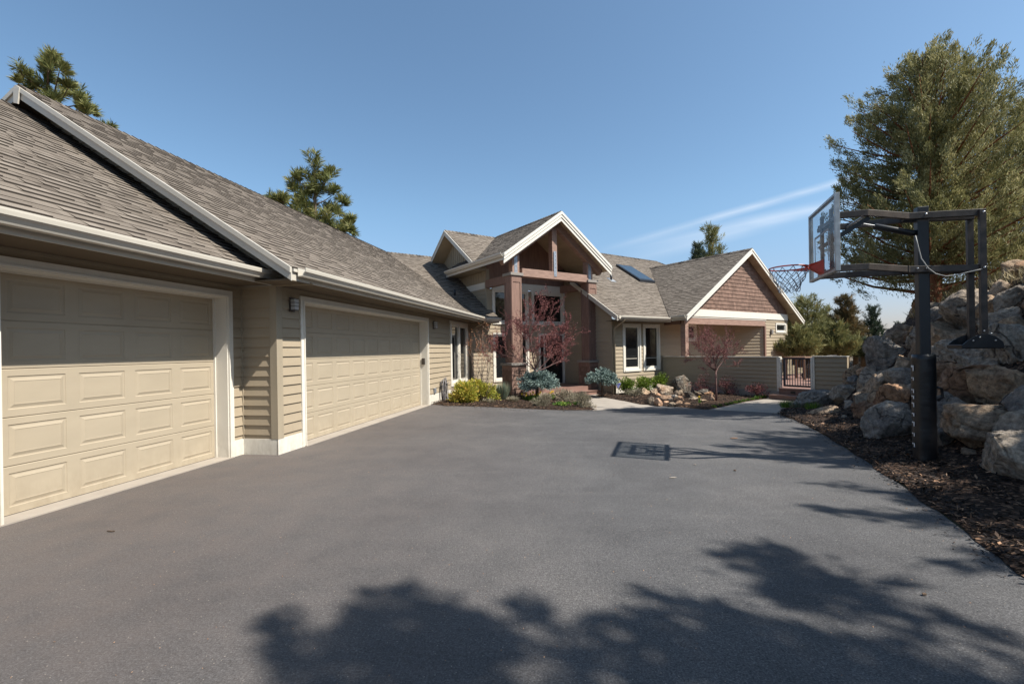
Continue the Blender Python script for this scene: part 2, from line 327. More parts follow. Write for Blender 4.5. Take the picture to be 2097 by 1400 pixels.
def quads(name, P, D, S, ln, wd, rnd, m, parent=None):
    """many leaf quads: base points P, directions D, side vectors S (all Nx3), lengths/widths arrays"""
    N = len(P); ln = np.broadcast_to(ln, N)[:, None]; wd = np.broadcast_to(wd, N)[:, None]
    V = np.empty((N, 4, 3)); V[:, 0] = P; V[:, 1] = P + D * ln * .5 + S * wd * .5; V[:, 2] = P + D * ln; V[:, 3] = P + D * ln * .5 - S * wd * .5
    me = bpy.data.meshes.new(name); me.vertices.add(4 * N); me.vertices.foreach_set('co', V.reshape(-1).astype(np.float32))
    me.loops.add(4 * N); me.loops.foreach_set('vertex_index', np.arange(4 * N, dtype=np.int32))
    me.polygons.add(N); me.polygons.foreach_set('loop_start', np.arange(0, 4 * N, 4, dtype=np.int32))
    me.update(calc_edges=True)
    at = me.attributes.new('rnd', 'FLOAT', 'FACE'); at.data.foreach_set('value', np.clip(np.broadcast_to(rnd, N), 0, 1).astype(np.float32))
    me.materials.append(M[m]); me.validate()
    ob = bpy.data.objects.new(name, me); COL.objects.link(ob)
    if parent is not None: ob.parent = parent
    return ob
def unit(a): return a / np.maximum(np.linalg.norm(a, axis=-1, keepdims=True), 1e-9)
def rdir(n): return unit(RNG.normal(size=(n, 3)))
def sidev(D): return unit(np.cross(D, rdir(len(D))))

# ------------------------------------------------------------------ terrain
def ss(x): x = min(1, max(0, x)); return x * x * (3 - 2 * x)
XB = [(-40, 3.9), (-6, 4.3), (0, 4.45), (2, 4.6), (4.6, 5.05), (6, 5.45), (8, 6.2), (10, 7.1), (12, 8.3), (13, 9.5), (14, 11), (20, 17), (40, 34), (400, 300)]
def xb(y):
    for (a, xa), (b, x_b) in zip(XB, XB[1:]):
        if y <= b: k = max(0, (y - a) / (b - a)); return xa + (x_b - xa) * k
    return XB[-1][1]
def hgt(x, y):
    s, t = FA.loc(x, y)
    h = -.25 * ss((y - 9) / 5) * ss((t - .5) / 3)
    d = x - xb(y)
    if d > -.9:
        h += .12 * ss((d + .9) / .9)
        if d > 0: h += 1.05 * min(d, 2.25) + .38 * max(0, min(d - 2.25, 9)) + .06 * max(0, min(d - 11, 40))
        h += .10 * noise.noise(Vector((x * .8, y * .8, 3))) * ss(d + .3)
    if y > 30 and d <= 0: h -= .12 * min(y - 30, 60)
    return h
def hit(u, v, y0=2.5, y1=30):
    r = pray(u, v); y = y0
    while y < y1:
        if CAMH + y * r[2] < hgt(y * r[0], y): break
        y += .03
    return np.array([y * r[0], y, hgt(y * r[0], y)])
def grid(name, xs, ys, m, dz=0., kind='structure'):
    vs = [(x, y, hgt(x, y) + dz) for y in ys for x in xs]; nx = len(xs)
    fs = [(j * nx + i, j * nx + i + 1, (j + 1) * nx + i + 1, (j + 1) * nx + i) for j in range(len(ys) - 1) for i in range(nx - 1)]
    me = bpy.data.meshes.new(name); me.from_pydata(vs, [], fs); me.materials.append(M[m]); me.polygons.foreach_set('use_smooth', [True] * len(fs))
    o = bpy.data.objects.new(name, me); COL.objects.link(o); return tag(o, kind=kind)
xs = [-1500, -600, -200, -80, -40, -25, -16, -10, -6] + list(np.arange(-4, 16, .35)) + [16, 18, 21, 25, 32, 45, 70, 120, 300, 700, 1500]
ys = [-1500, -400, -100, -40, -20, -12, -8, -5] + list(np.arange(-3, 18, .35)) + [18, 20, 22, 25, 28, 32, 38, 45, 60, 90, 150, 300, 700, 2500]
grid('ground', xs, ys, 'soil', -.02)

def sheet(name, poly, sp, m, zoff, edge=.0, rough=0., kind='structure', thick=False):
    """flat-ish sheet following the terrain inside a 2-D polygon"""
    P = [Vector((p[0], p[1])) for p in poly]; n = len(P)
    B = []
    for i in range(n):
        a, b = P[i], P[(i + 1) % n]; k = max(1, int((b - a).length / sp))
        for j in range(k): B.append(a.lerp(b, j / k))
    def inside(x, y):
        c = False
        for i in range(n):
            a, b = P[i], P[(i + 1) % n]
            if (a.y > y) != (b.y > y) and x < (b.x - a.x) * (y - a.y) / (b.y - a.y) + a.x: c = not c
        return c
    def dist(x, y):
        q = Vector((x, y)); m_ = 9
        for i in range(n):
            a, b = P[i], P[(i + 1) % n]; ab = b - a; t = max(0, min(1, (q - a).dot(ab) / ab.length_squared)); m_ = min(m_, (q - a - ab * t).length)
        return m_
    pts = list(B); x0 = min(p.x for p in P); x1 = max(p.x for p in P); y0 = min(p.y for p in P); y1 = max(p.y for p in P)
    y = y0
    while y < y1:
        x = x0
        while x < x1:
            q = (x + random.uniform(-.2, .2) * sp, y + random.uniform(-.2, .2) * sp)
            if inside(*q) and dist(*q) > sp * .45: pts.append(Vector(q))
            x += sp
        y += sp
    ed = [(i, (i + 1) % len(B)) for i in range(len(B))]
    vo, eo, fo, *_ = delaunay_2d_cdt(pts, ed, [], 1, 1e-5)
    vs = []
    for q in vo:
        d = dist(q.x, q.y); z = hgt(q.x, q.y) + zoff * (1 if edge <= 0 else (.15 + .85 * ss(d / edge)))
        if rough: z += rough * noise.noise(Vector((q.x * 3, q.y * 3, 0))) * (1 if edge <= 0 else ss(d / edge))
        vs.append((q.x, q.y, z))
    me = bpy.data.meshes.new(name); me.from_pydata(vs, [], [tuple(f) for f in fo]); me.materials.append(M[m]); me.polygons.foreach_set('use_smooth', [True] * len(me.polygons)); me.update()
    if me.polygons and sum(p.normal.z for p in me.polygons) < 0: me.flip_normals()
    o = bpy.data.objects.new(name, me); COL.objects.link(o); return tag(o, kind=kind)
def A2(s, t): p = FA.p(s, t); return (p[0], p[1])
def L2(s, t): p = FL.p(s, t); return (p[0], p[1])
edge_right = [(2.6, -9), (2.75, -3), (2.9, 0), (2.95, 1.5), (3.25, 2.95), (3.88, 4.34), (4.62, 6.17), (5.15, 7.6), (5.5, 8.69), (5.95, 10.3), (6.45, 11.1), (7.1, 12.2)]
sheet('driveway', edge_right + [(7, 15), (2, 15), A2(10, .05), A2(.0, .02), A2(-.05, -.56), A2(-8, -.62), A2(-12, -.62)], .6, 'asphalt', .0)
def jag(pts, amp=.05, seg=.3):
    out = []
    for a, b in zip(pts, pts[1:]):
        k = max(1, int(math.dist(a, b) / seg))
        for j in range(k): q = (a[0] + (b[0] - a[0]) * j / k, a[1] + (b[1] - a[1]) * j / k); out.append((q[0] + random.uniform(-amp, amp), q[1] + random.uniform(-amp, amp)))
    out.append(pts[-1]); return out
def hp(u, v): p = hit(u, v); return (p[0], p[1])
left_bed = jag([A2(6.28, .02), hp(915, 831), hp(1000, 833.5), hp(1100, 838), hp(1180, 840), hp(1223, 839.5)], .03) + [hp(1192, 822), hp(1182, 812), L2(2.4, 2.2), L2(.2, 2.2), L2(.2, -.02), L2(-.8, -.02), A2(10.3, .01)]
sheet('mulch_bed', left_bed, .16, 'mulch', .045, .22, .03)
mid_bed = [L2(3.9, 2.3), hp(1221, 810.5), hp(1240, 814.6), hp(1280, 822), hp(1314, 828.8), hp(1342, 830)] + jag([hp(1345, 830.2), hp(1405, 834.5), hp(1440, 838.5), hp(1456, 838)], .03) + [hp(1497, 829), hp(1530, 822.5), hp(1567, 817), L2(6.7, 7.1), L2(6.7, 2.75), L2(3.9, 2.7)]
sheet('mulch_bed', mid_bed, .16, 'mulch', .06, .3, .04)
sheet('walkway', [hp(1182, 810.5), hp(1187, 822), hp(1215, 840.5), hp(1262, 837.5), hp(1348, 831), hp(1314, 828.2), hp(1280, 821), hp(1240, 813.6), hp(1219, 809), L2(3.9, 2.2), L2(1.6, 2.2)], .25, 'concrete', .02, .08)
sheet('walkway', [hp(1452, 838.5), hp(1497, 828.5), hp(1530, 822), hp(1567, 816.6), L2(6.7, 7.0), L2(6.7, 9.1), hp(1640, 838), hp(1590, 846), hp(1520, 842)], .25, 'concrete', .02, .08)
rb = jag(edge_right + [hp(1590, 846), hp(1612, 836)], .04) + [hp(1650, 826), L2(6.6, 8.6), L2(6.6, 9.4)] + [(xb(y) + 2.2, y) for y in (12, 10, 8, 6, 4, 2, 0, -4, -9)]
sheet('mulch_bed', rb, .15, 'mulch', .05, .12, .05)

# ------------------------------------------------------------------ building helpers
class Wall:
    def __init__(o, F, axis, c, out): o.F = F; o.ax = axis; o.c = c; o.out = out
    def p(o, a, off, z): return o.F.p(a, o.c + o.out * off, z) if o.ax == 's' else o.F.p(o.c + o.out * off, a, z)
    def box(o, mb, a0, a1, o0, o1, z0, z1, r=None):
        mb.hexa([o.p(a0, o0, z0), o.p(a1, o0, z0), o.p(a1, o1, z0), o.p(a0, o1, z0), o.p(a0, o0, z1), o.p(a1, o0, z1), o.p(a1, o1, z1), o.p(a0, o1, z1)], r)
def segs(a0, a1, holes, z):
    S = [(a0, a1)]
    for h in holes:
        if h[2] <= z < h[3]:
            T = []
            for x, y in S:
                if h[1] <= x or h[0] >= y: T.append((x, y)); continue
                if h[0] > x: T.append((x, h[0]))
                if h[1] < y: T.append((h[1], y))
            S = T
    return S
def siding(W, z0, z1, lo, hi, holes=(), exp=.146, m='siding', parent=None, name='wall', shake=False, zoff=0., lip=.024):
    if not callable(lo): l_ = lo; lo = lambda z: l_
    if not callable(hi): h_ = hi; hi = lambda z: h_
    mb = MB(); k0 = math.floor((z0 - zoff) / exp); z = zoff + k0 * exp
    while z < z1 - 1e-6:
        zb = [max(z, z0), min(z + exp, z1)]
        for h in holes:
            for q in (h[2], h[3]):
                if zb[0] < q < zb[-1]: zb.append(q)
        zb = sorted(set(zb))
        rr = random.random(); OB, OT = (lip, .004) if not shake else (.022, .004)
        for a, b in zip(zb, zb[1:]):
            oa = OB + (OT - OB) * (a - z) / exp; ob = OB + (OT - OB) * (b - z) / exp; mid = (a + b) / 2
            for x, y in segs(lo(mid) if lo(a) == lo(b) else -99, hi(mid) if hi(a) == hi(b) else 99, holes, mid):
                xa, xb_ = (x, x) if x > -99 else (lo(a), lo(b)); ya, yb = (y, y) if y < 99 else (hi(a), hi(b))
                if ya <= xa and yb <= xb_: continue
                if not shake:
                    mb.face([W.p(xa, oa, a), W.p(ya, oa, a), W.p(yb, ob, b), W.p(xb_, ob, b)], rr)
                    if a == zb[0] and a >= z0: mb.face([W.p(xa, oa, a), W.p(ya, oa, a), W.p(ya, 0, a), W.p(xa, 0, a)], rr)
                else:
                    q = xa
                    while q < ya:
                        w = random.uniform(.08, .2); e = min(q + w, ya); g = .003; dd = random.uniform(0, .004); r2 = random.random()
                        qb = min(max(q, xb_), yb); eb = max(min(e, yb), xb_)
                        ss_ = random.uniform(-.004, .004)
                        mb.face([W.p(q + g, oa + dd, a + ss_), W.p(e, oa + dd, a + ss_), W.p(max(eb, qb), ob, b), W.p(qb, ob, b)], r2)
                        mb.face([W.p(q + g, oa + dd, a + ss_), W.p(e, oa + dd, a + ss_), W.p(e, 0, a + ss_), W.p(q + g, 0, a + ss_)], r2)
                        q += w
        z += exp
    # sheathing behind the boards
    zs = [z0] + sorted({q for h in holes for q in (h[2], h[3]) if z0 < q < z1}) + [z1]
    fine = []
    for a, b in zip(zs, zs[1:]):
        for x, y in segs(-99, 99, holes, (a + b) / 2):
            xa, xb_ = (x, x) if x > -99 else (lo(a), lo(b)); ya, yb = (y, y) if y < 99 else (hi(a), hi(b))
            if ya > xa or yb > xb_: mb.face([W.p(xa, .001, a), W.p(ya, .001, a), W.p(max(yb, xb_), .001, b), W.p(xb_, .001, b)], .3)
    return mb.build(name, m, parent)
def trim(boxes, W, m, parent, name='trim_board', bevel=0):
    mb = MB()
    for b in boxes: W.box(mb, *b)
    return mb.build(name, m, parent, bevel=bevel)
def window(W, a0, a1, z0, z1, parent, cw=.09, mull=(), sash=.055, casing='cream', curtain=False, name='window', bar=None):
    mb = MB()
    W.box(mb, a0, a0 + cw, -.06, .042, z0, z1); W.box(mb, a1 - cw, a1, -.06, .042, z0, z1)
    W.box(mb, a0 + cw, a1 - cw, -.06, .042, z1 - cw, z1); W.box(mb, a0 + cw, a1 - cw, -.06, .052, z0, z0 + cw)
    xs_ = [a0 + cw] + [x for m_ in mull for x in (m_ - cw / 2, m_ + cw / 2)] + [a1 - cw]
    for m_ in mull: W.box(mb, m_ - cw / 2, m_ + cw / 2, -.06, .040, z0 + cw, z1 - cw)
    w = mb.build(name, casing, parent, bevel=.004)
    for x, y in zip(xs_[::2], xs_[1::2]):
        f = MB(); zb, zt = z0 + cw, z1 - cw
        W.box(f, x, x + sash, -.05, .012, zb, zt); W.box(f, y - sash, y, -.05, .012, zb, zt)
        W.box(f, x + sash, y - sash, -.05, .012, zb, zb + sash * 1.3); W.box(f, x + sash, y - sash, -.05, .012, zt - sash, zt)
        f.build('sash', casing, w)
        g = MB(); g.face([W.p(x + sash, -.03, zb + sash), W.p(y - sash, -.03, zb + sash), W.p(y - sash, -.03, zt - sash), W.p(x + sash, -.03, zt - sash)]); g.build('pane', 'glass', w)
        if bar:
            f = MB(); W.box(f, x + sash, y - sash, -.029, -.022, bar, bar + .022); f.build('glazing_bar', 'almond', w)
    return w
def roof(O, U, D, m, z0, poly, parent, ex=.118, name='roof', ydrop=.0):
    O = np.array(O, float); O = np.array([O[0], O[1], z0]); mb = MB()
    rs = [p[1] for p in poly]; r0, r1 = min(rs), max(rs)
    def iv(r):
        xs_ = []
        for i in range(len(poly)):
            (u0, a), (u1, b) = poly[i], poly[(i + 1) % len(poly)]
            if abs(a - b) < 1e-9:
                if abs(r - a) < 1e-6: xs_ += [u0, u1]
            elif min(a, b) - 1e-9 <= r <= max(a, b) + 1e-9: xs_.append(u0 + (u1 - u0) * (r - a) / (b - a))
        return min(xs_), max(xs_)
    def P(u, r, dz): return O + U * u + D * r + np.array([0, 0, m * r + dz])
    r = r0; row = 0
    while r < r1 - 1e-4:
        re = min(r + ex, r1); a0, b0 = iv(min(r + 1e-5, r1)); a1, b1 = iv(re - 1e-5)
        # each strip of tabs lifted over the one below
        x = min(a0, a1) - random.uniform(0, .3); rowr = random.uniform(-.05, .05)
        while x < max(b0, b1):
            w = random.uniform(.09, .22); e = x + w; hi_ = random.random() < .56
            dz = .021 if hi_ else .009; rn = min(1, max(0, (.66 if hi_ else .44) + random.uniform(-.2, .2) + rowr)); dr = .001 if hi_ else -.001
            ba, bb = max(x, a0), min(e, b0); ta, tb = max(x, a1), min(e, b1)
            if bb > ba or tb > ta:
                ba, bb = (ba, bb) if bb > ba else ((a0, a0) if ba <= a0 + 1e-6 or bb < a0 else (b0, b0)); ta, tb = (ta, tb) if tb > ta else ((a1, a1) if ta <= a1 + 1e-6 or tb < a1 else (b1, b1))
                mb.face([P(ba, r - dr, dz), P(bb, r - dr, dz), P(tb, re + .004, .003), P(ta, re + .004, .003)], rn)
                if bb > ba: mb.face([P(ba, r - dr, dz), P(ba, r - dr, -.001), P(bb, r - dr, -.001), P(bb, r - dr, dz)], .02)  # butt face coloured near black to draw the shadow line under each course
            x = e
        r = re; row += 1
    mb.face([P(u, rr, -.012) for u, rr in poly], .3)
    return mb.build(name, 'roof', parent)
def ridge_cap(P, Q, side, m, parent, w=.15, step=.16):
    """overlapping cap shingles from P to Q; side = horizontal unit vector across the ridge"""
    P = np.array(P, float); Q = np.array(Q, float); n = max(1, int(np.linalg.norm(Q - P) / step)); mb = MB(); side = np.array(side, float)
    for i in range(n):
        a = P + (Q - P) * i / n; b = P + (Q - P) * (i + 1.1) / n; r = random.random() * .6
        up0 = np.array([0, 0, .040]); up1 = np.array([0, 0, .022]); dn = np.array([0, 0, -m * w])
        for sg in (1, -1):
            mb.face([a + up0, a + side * w * sg + dn + up0, b + side * w * sg + dn + up1, b + up1], r)
            mb.face([a + side * w * sg + dn + up0, a + side * w * sg + dn, b + side * w * sg + dn, b + side * w * sg + dn + up1], r)
            mb.face([a + up0, a + side * w * sg + dn + up0, a + side * w * sg + dn, a], r * .3)
    return mb.build('ridge_cap', 'roof', parent)
def gutter(P0, P1, out, parent, m='almond', drop=0.0):
    """K-style gutter hung with its back on the line P0-P1 (top edge)"""
    P0 = np.array(P0, float); P1 = np.array(P1, float); out = np.array(out, float); z = np.array([0, 0, 1.])
    prof = [(0, 0), (0, -.12), (.075, -.12), (.085, -.10), (.10, -.075), (.122, -.055), (.127, -.02), (.127, 0), (.112, 0), (.112, -.012), (.118, -.018), (.112, -.05), (.09, -.07), (.07, -.108), (.008, -.108), (.008, 0)]
    poly = [P0 + out * a + z * b for a, b in prof]
    g = MB(); g.prism(poly, P1 - P0); return g.build('gutter', m, parent)
def slab(poly, dz, m, parent, name):
    mb = MB(); mb.prism(poly, (0, 0, dz)); return mb.build(name, m, parent)
def barge(a, b, n, depth, th, m, parent, name='rake_board', layers=None, cut=True):
    """rake board under the line a-b, n = outward horizontal normal"""
    mb = MB(); a = np.array(a, float); b = np.array(b, float); n = np.array(n, float); layers = layers or [(0, depth, th)]
    for d0, d1, t_ in layers:
        z0 = np.array([0, 0, -d0]); z1 = np.array([0, 0, -d1]); mb.prism([a + z1, b + z1, b + z0, a + z0], n * t_)
    return mb.build(name, m, parent, bevel=.003)
def downspout(pts, parent, w=.06, d=.05):
    mb = MB(); P = [Vector(p) for p in pts]
    mb.tube(P, .036, 8); return mb.build('downspout', 'siding_trim', parent, smooth=True)

house = thing('house', 'tan lap-sided house with brown shingled roofs, cream garage doors and a gabled timber entry', 'house', (*FA.p(0, 0)[:2], 0))
H = house
GM = .65; Z0 = 2.68

# ================= garage wing (frame FA) =================
WA = Wall(FA, 's', 0, 1); WB = Wall(FA, 's', -.588, 1); WR = Wall(FA, 't', 0, -1)
d1 = (-2.98, -.207, 2.425); d2 = (.54, 6.17, 2.425)
siding(WB, -.2, 2.56, -9.5, 0, [(d1[0] + .02, d1[1] - .02, -1, 2.40), (-9, -3.6, -1, 2.4)], parent=H)
siding(WR, -.2, 2.6, -.588, 0, parent=H)
siding(WA, -.6, 2.6, 0, 10.45, [(d2[0] + .02, d2[1] - .02, -1, 2.40), (8.16, 10.01, .42, 2.41)], parent=H)
# base boards, corner boards
trim([(d1[1] - .001, .026, -.02, .026, -.1, .233)], WB, 'cream', H, 'base_board')
mb = MB(); WR.box(mb, -.588, .026, 0, .026, -.1, .233); mb.build('base_board', 'cream', H)
trim([(-.026, d2[0] + .002, 0, .0255, -.1, .235)], WA, 'cream', H, 'base_board')
trim([(d2[1] + .0, 8.09, 0, .026, -.1, .27), (8.09, 10.45, 0, .026, -.5, .20)], WA, 'cream', H, 'base_board')
trim([(.0, .10, 0, .03, .235, 2.56)], WA, 'siding_trim', H, 'corner_board')
mb = MB(); WR.box(mb, -.085, .03, 0, .03, .235, 2.56); mb.build('corner_board', 'siding_trim', H)
mb = MB(); WR.box(mb, -.587, -.555, 0, .03, .235, 2.56); mb.build('corner_board', 'siding_trim', H)
def garage_door(W, a0, a1, ztop, cols, rows, dep, panel_off=0., bottom=.015, lstop=0.):
    cw = .10
    mb = MB(); cz = ztop
    # casing: flat board with a stepped inner moulding, then the jamb back to the door
    for (i, o_, w0, w1) in ((0, .036, 0, cw - .032), (1, .050, cw - .032, cw - .012), (2, .022, cw - .012, cw)):
        W.box(mb, a0 + w0, a0 + w1, -.02, o_, -.02, cz - w0); W.box(mb, a1 - w1, a1 - w0, -.02, o_, -.02, cz - w0)
        W.box(mb, a0 + w1, a1 - w1, -.02, o_, cz - w1, cz - w0)
    W.box(mb, a0 + cw - .02, a0 + cw, -dep - .02, -.02, -.02, cz - cw); W.box(mb, a1 - cw, a1 - cw + .02, -dep - .02, -.02, -.02, cz - cw)
    W.box(mb, a0 + cw - .02, a1 - cw + .02, -dep - .02, -.02, cz - cw, cz - cw + .02)
    st = cw + .014
    W.box(mb, a0 + cw, a0 + st, -dep, -dep + .03, -.02, cz - st); W.box(mb, a1 - st, a1 - cw, -dep, -dep + .03, -.02, cz - st); W.box(mb, a0 + cw, a1 - cw, -dep, -dep + .03, cz - st, cz - cw)
    fr = mb.build('garage_door_frame', 'cream', H)
    if lstop:
        q_ = MB(); W.box(q_, a0 + cw, a0 + cw + lstop, -dep - .02, -dep + .02, -.02, cz - st); q_.build('side_stop', 'cream', fr)
    x0, x1 = a0 + cw + lstop, a1 - cw; z0_, z1_ = bottom, cz - cw; mb = MB(); rh = (z1_ - z0_) / rows; cwid = (x1 - x0 + 2 * panel_off) / cols
    O = -dep
    def ring(r0, r1, o0, o1):
        (xa, xb_, za, zb), (xc, xd, zc, zd) = r0, r1
        mb.face([W.p(xa, o0, za), W.p(xb_, o0, za), W.p(xd, o1, zc), W.p(xc, o1, zc)], .5); mb.face([W.p(xb_, o0, za), W.p(xb_, o0, zb), W.p(xd, o1, zd), W.p(xd, o1, zc)], .5)
        mb.face([W.p(xb_, o0, zb), W.p(xa, o0, zb), W.p(xc, o1, zd), W.p(xd, o1, zd)], .5); mb.face([W.p(xa, o0, zb), W.p(xa, o0, za), W.p(xc, o1, zc), W.p(xc, o1, zd)], .5)
    for i in range(rows):
        za, zb = z0_ + i * rh, z0_ + (i + 1) * rh
        # section joint groove
        mb.face([W.p(x0, O - .008, zb - .006), W.p(x1, O - .008, zb - .006), W.p(x1, O - .008, zb), W.p(x0, O - .008, zb)], .5)
        mb.face([W.p(x0, O, zb - .012), W.p(x1, O, zb - .012), W.p(x1, O - .008, zb - .006), W.p(x0, O - .008, zb - .006)], .5)
        mb.face([W.p(x0, O - .008, za), W.p(x1, O - .008, za), W.p(x1, O, za + .003), W.p(x0, O, za + .003)], .5)
        zt, zbm = zb - .012, za + .003
        for j in range(cols):
            xa, xb_ = x0 - panel_off + j * cwid, x0 - panel_off + (j + 1) * cwid
            xa, xb_ = max(xa, x0), min(xb_, x1)
            px0, px1, pz0, pz1 = xa + .062, xb_ - .062, za + .072, zb - .072
            R0 = (xa, xb_, zbm, zt); R1 = (px0, px1, pz0, pz1)
            ring(R0, R1, O, O)
            def ins(r, d): return (r[0] + d, r[1] - d, r[2] + d, r[3] - d)
            ring(R1, ins(R1, .006), O, O - .007); ring(ins(R1, .006), ins(R1, .020), O - .007, O - .007)
            ring(ins(R1, .020), ins(R1, .050), O - .007, O + .002); ring(ins(R1, .050), ins(R1, .053), O + .002, O - .001); c = ins(R1, .053)
            mb.face([W.p(c[0], O - .001, c[2]), W.p(c[1], O - .001, c[2]), W.p(c[1], O - .001, c[3]), W.p(c[0], O - .001, c[3])], .5)
    d = mb.build('garage_door', 'door', H)
    mb = MB(); W.box(mb, x0, x1, O - .03, O - .004, .004, bottom + .004); mb.build('bottom_seal', 'vinyl', d)
    return d
garage_door(WB, *d1, 4, 5, .20, lstop=.12)
garage_door(WA, *d2, 9, 5, .20)
# concrete thresholds under the doors
mb = MB(); WB.box(mb, d1[0] + .05, d1[1] - .05, -.5, .06, -.15, .012); mb.build('threshold', 'concrete', H)
mb = MB(); WA.box(mb, d2[0] + .05, d2[1] - .05, -.5, .07, -.15, .011); mb.build('threshold', 'concrete', H)
window(WA, 8.087, 10.08, .35, 2.48, H, cw=.13, mull=(9.06,), sash=.05)
def wall_lamp(W, a, z, w=.15, h=.20, d=.08):
    mb = MB(); W.box(mb, a - w * .5, a + w * .5, .018, .036, z - h * .55, z + h * .55); W.box(mb, a - w * .42, a + w * .42, .036, .036 + d, z + h * .42, z + h * .46); W.box(mb, a - w * .42, a + w * .42, .036, .036 + d, z - h * .46, z - h * .42)
    for k in (-.14, .14): W.box(mb, a - w * .46, a + w * .46, .036, .040 + d, z + h * k - .004, z + h * k + .004)
    l = mb.build('wall_lamp', 'bronze', H); mb = MB(); W.box(mb, a - w * .42, a + w * .42, .0365, .034 + d, z - h * .42, z + h * .42); mb.build('lamp_shade', 'plastic_w', l, bevel=.01)
wall_lamp(WA, .335, 2.262, .12, .20); wall_lamp(WA, 6.62, 2.262, .16, .21)
mb = MB(); WA.box(mb, 0, 0, 0, 0, 0, 0); 
kp = MB(); kp.hexa([FA.p(6.07 - .0, -.05 - .09, 1.14), FA.p(6.07 - .03, -.05 - .09, 1.14), FA.p(6.07 - .03, -.05, 1.14), FA.p(6.07, -.05, 1.14), FA.p(6.07, -.14, 1.31), FA.p(6.04, -.14, 1.31), FA.p(6.04, -.05, 1.31), FA.p(6.07, -.05, 1.31)]); kp.build('keypad', 'bronze', H, bevel=.004)
mb = MB(); WA.box(mb, 6.50, 6.62, .018, .07, .30, .44); mb.build('outlet_cover', 'steel', H, bevel=.006)
# roofs of the garage wing
RUN = 4.68; ZR = Z0 + GM * RUN; tr = .6 - RUN
sA, tA = FA.s, FA.t
roof(FA.p(0, .6), sA, -tA, GM, Z0, [(-.46, 0), (10.15, 0), (12.09, RUN), (-.46, RUN)], H)
roof(FA.p(0, tr - RUN), sA, tA, GM, Z0, [(-.46, RUN - 2.2), (12.1, RUN - 2.2), (12.1, RUN), (-.46, RUN)], H)
roof(FA.p(0, .012), sA, -tA, GM, Z0, [(-9.5, 0), (-.02, 0), (-.02, 4.25), (-9.5, 4.25)], H)
ridge_cap(FA.p(-.47, tr, ZR), FA.p(12.1, tr, ZR), tA, GM, H)
ridge_cap(FA.p(-9.5, .012 - 4.25, Z0 + GM * 4.25), FA.p(-.1, .012 - 4.25, Z0 + GM * 4.25), tA, GM, H)
# gable wall above the lower roof
gw = Wall(FA, 't', -.02, -1)
siding(gw, 2.5, ZR - .2, lambda z: tr - (ZR - .15 - z) / GM, lambda z: tr + (ZR - .15 - z) / GM, parent=H)
# eave fascia, soffit and gutters
def eave(F, s0, s1, t, zt, parent, gs0=None, gs1=None, soff=None, out=1, m='almond', fz=.17):
    mb = MB(); mb.box(F, s0, s1, t - .02 * out, t + .002 * out, zt - fz, zt - .015); mb.build('fascia', m, parent)
    mb = MB(); mb.box(F, s0, s1, t - .001, t + .030, zt - .055, zt - .012); mb.build('drip_board', m, parent)
    if soff is not None:
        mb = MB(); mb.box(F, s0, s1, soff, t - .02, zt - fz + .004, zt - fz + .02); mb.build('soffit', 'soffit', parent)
    gutter(F.p(gs0 if gs0 is not None else s0, t + .031, zt + .006), F.p(gs1 if gs1 is not None else s1, t + .031, zt + .006), F.t, parent)
eave(FA, -.44, 10.13, .6, Z0, H, -.36, 10.12, 0.0)
eave(FA, -9.5, -.10, .012, Z0, H, -9.5, .03, -.588)
# the free end piece of the lower gutter
mb = MB(); mb.box(FA, -.30, .035, .03, .175, 2.665, 2.69); mb.build('gutter_cover', 'almond', H)
barge(FA.p(-.465, .62, Z0 + .0), FA.p(-.465, tr, ZR + .0), -sA, 0, 0, 'almond', H, layers=[(0, .075, .045), (.075, .185, .022)])
barge(FA.p(-.465, tr, ZR), FA.p(-.465, tr - 2.2, ZR - 2.2 * GM), -sA, 0, 0, 'almond', H, layers=[(0, .075, .045), (.075, .185, .022)])
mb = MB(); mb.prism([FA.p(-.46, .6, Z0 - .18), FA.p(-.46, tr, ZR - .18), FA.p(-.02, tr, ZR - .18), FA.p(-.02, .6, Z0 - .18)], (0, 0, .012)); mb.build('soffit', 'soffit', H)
mb = MB(); mb.prism([FA.p(-.50, tr + .09, ZR - .06), FA.p(-.50, tr - .03, ZR - .06), FA.p(-.50, tr - .03, ZR - .28), FA.p(-.50, tr + .05, ZR - .30)], -sA * .02); mb.build('rake_block', 'almond', H)

# ================= connecting roof and entry =================
sL, tL = FL.s, FL.t
WF = Wall(FL, 's', 0, 1); WS = Wall(FL, 't', 0, -1)
PM = .70; RS = 1.86; PE = 2.52; PZ = 4.736; PZR = PZ + PM * PE; PT = 2.20
roof(FL.p(0, .6), sL, -tL, GM, Z0, [(-1.02, 0), (.16, 0), (.16, .55), (0.02, .6), (0.02, RUN), (-2.95, RUN)], H)
ridge_cap(FL.p(-2.9, .6 - RUN, ZR), FL.p(.3, .6 - RUN, ZR), tL, GM, H)
roof(FL.p(0, .6 - 2 * RUN), sL, tL, GM, Z0, [(-2.95, 3), (1, 3), (1, RUN), (-2.95, RUN)], H)
eave(FL, -1.04, .16, .6, Z0, H, -.97, .16, 0.02)
fw_holes = [(.30, 1.85, 2.58, 3.80), (2.17, 3.72, 2.58, 3.80), (.30, 1.85, .36, 2.09), (2.5, 3.74, -1, 2.09)]
siding(WF, -.6, 2.62, -.86, 0, parent=H); siding(WF, -.6, 3.86, 0, 3.84, fw_holes, parent=H)
mb = MB(); mb.prism([FL.p(-.64, .0, PZ - .215), FL.p(.0, .0, PZ - .215), FL.p(.0, .0, PZ + PM * .66 - .1), FL.p(-.64, 0, PZ - .1)], tL * .012); mb.build('soffit_return', 'siding_trim', H)
siding(WS, 2.3, 3.87, -3.2, 0, parent=H)
trim([(-.03, .10, 0, .03, -.5, 4.6)], WF, 'siding_trim', H, 'corner_board')
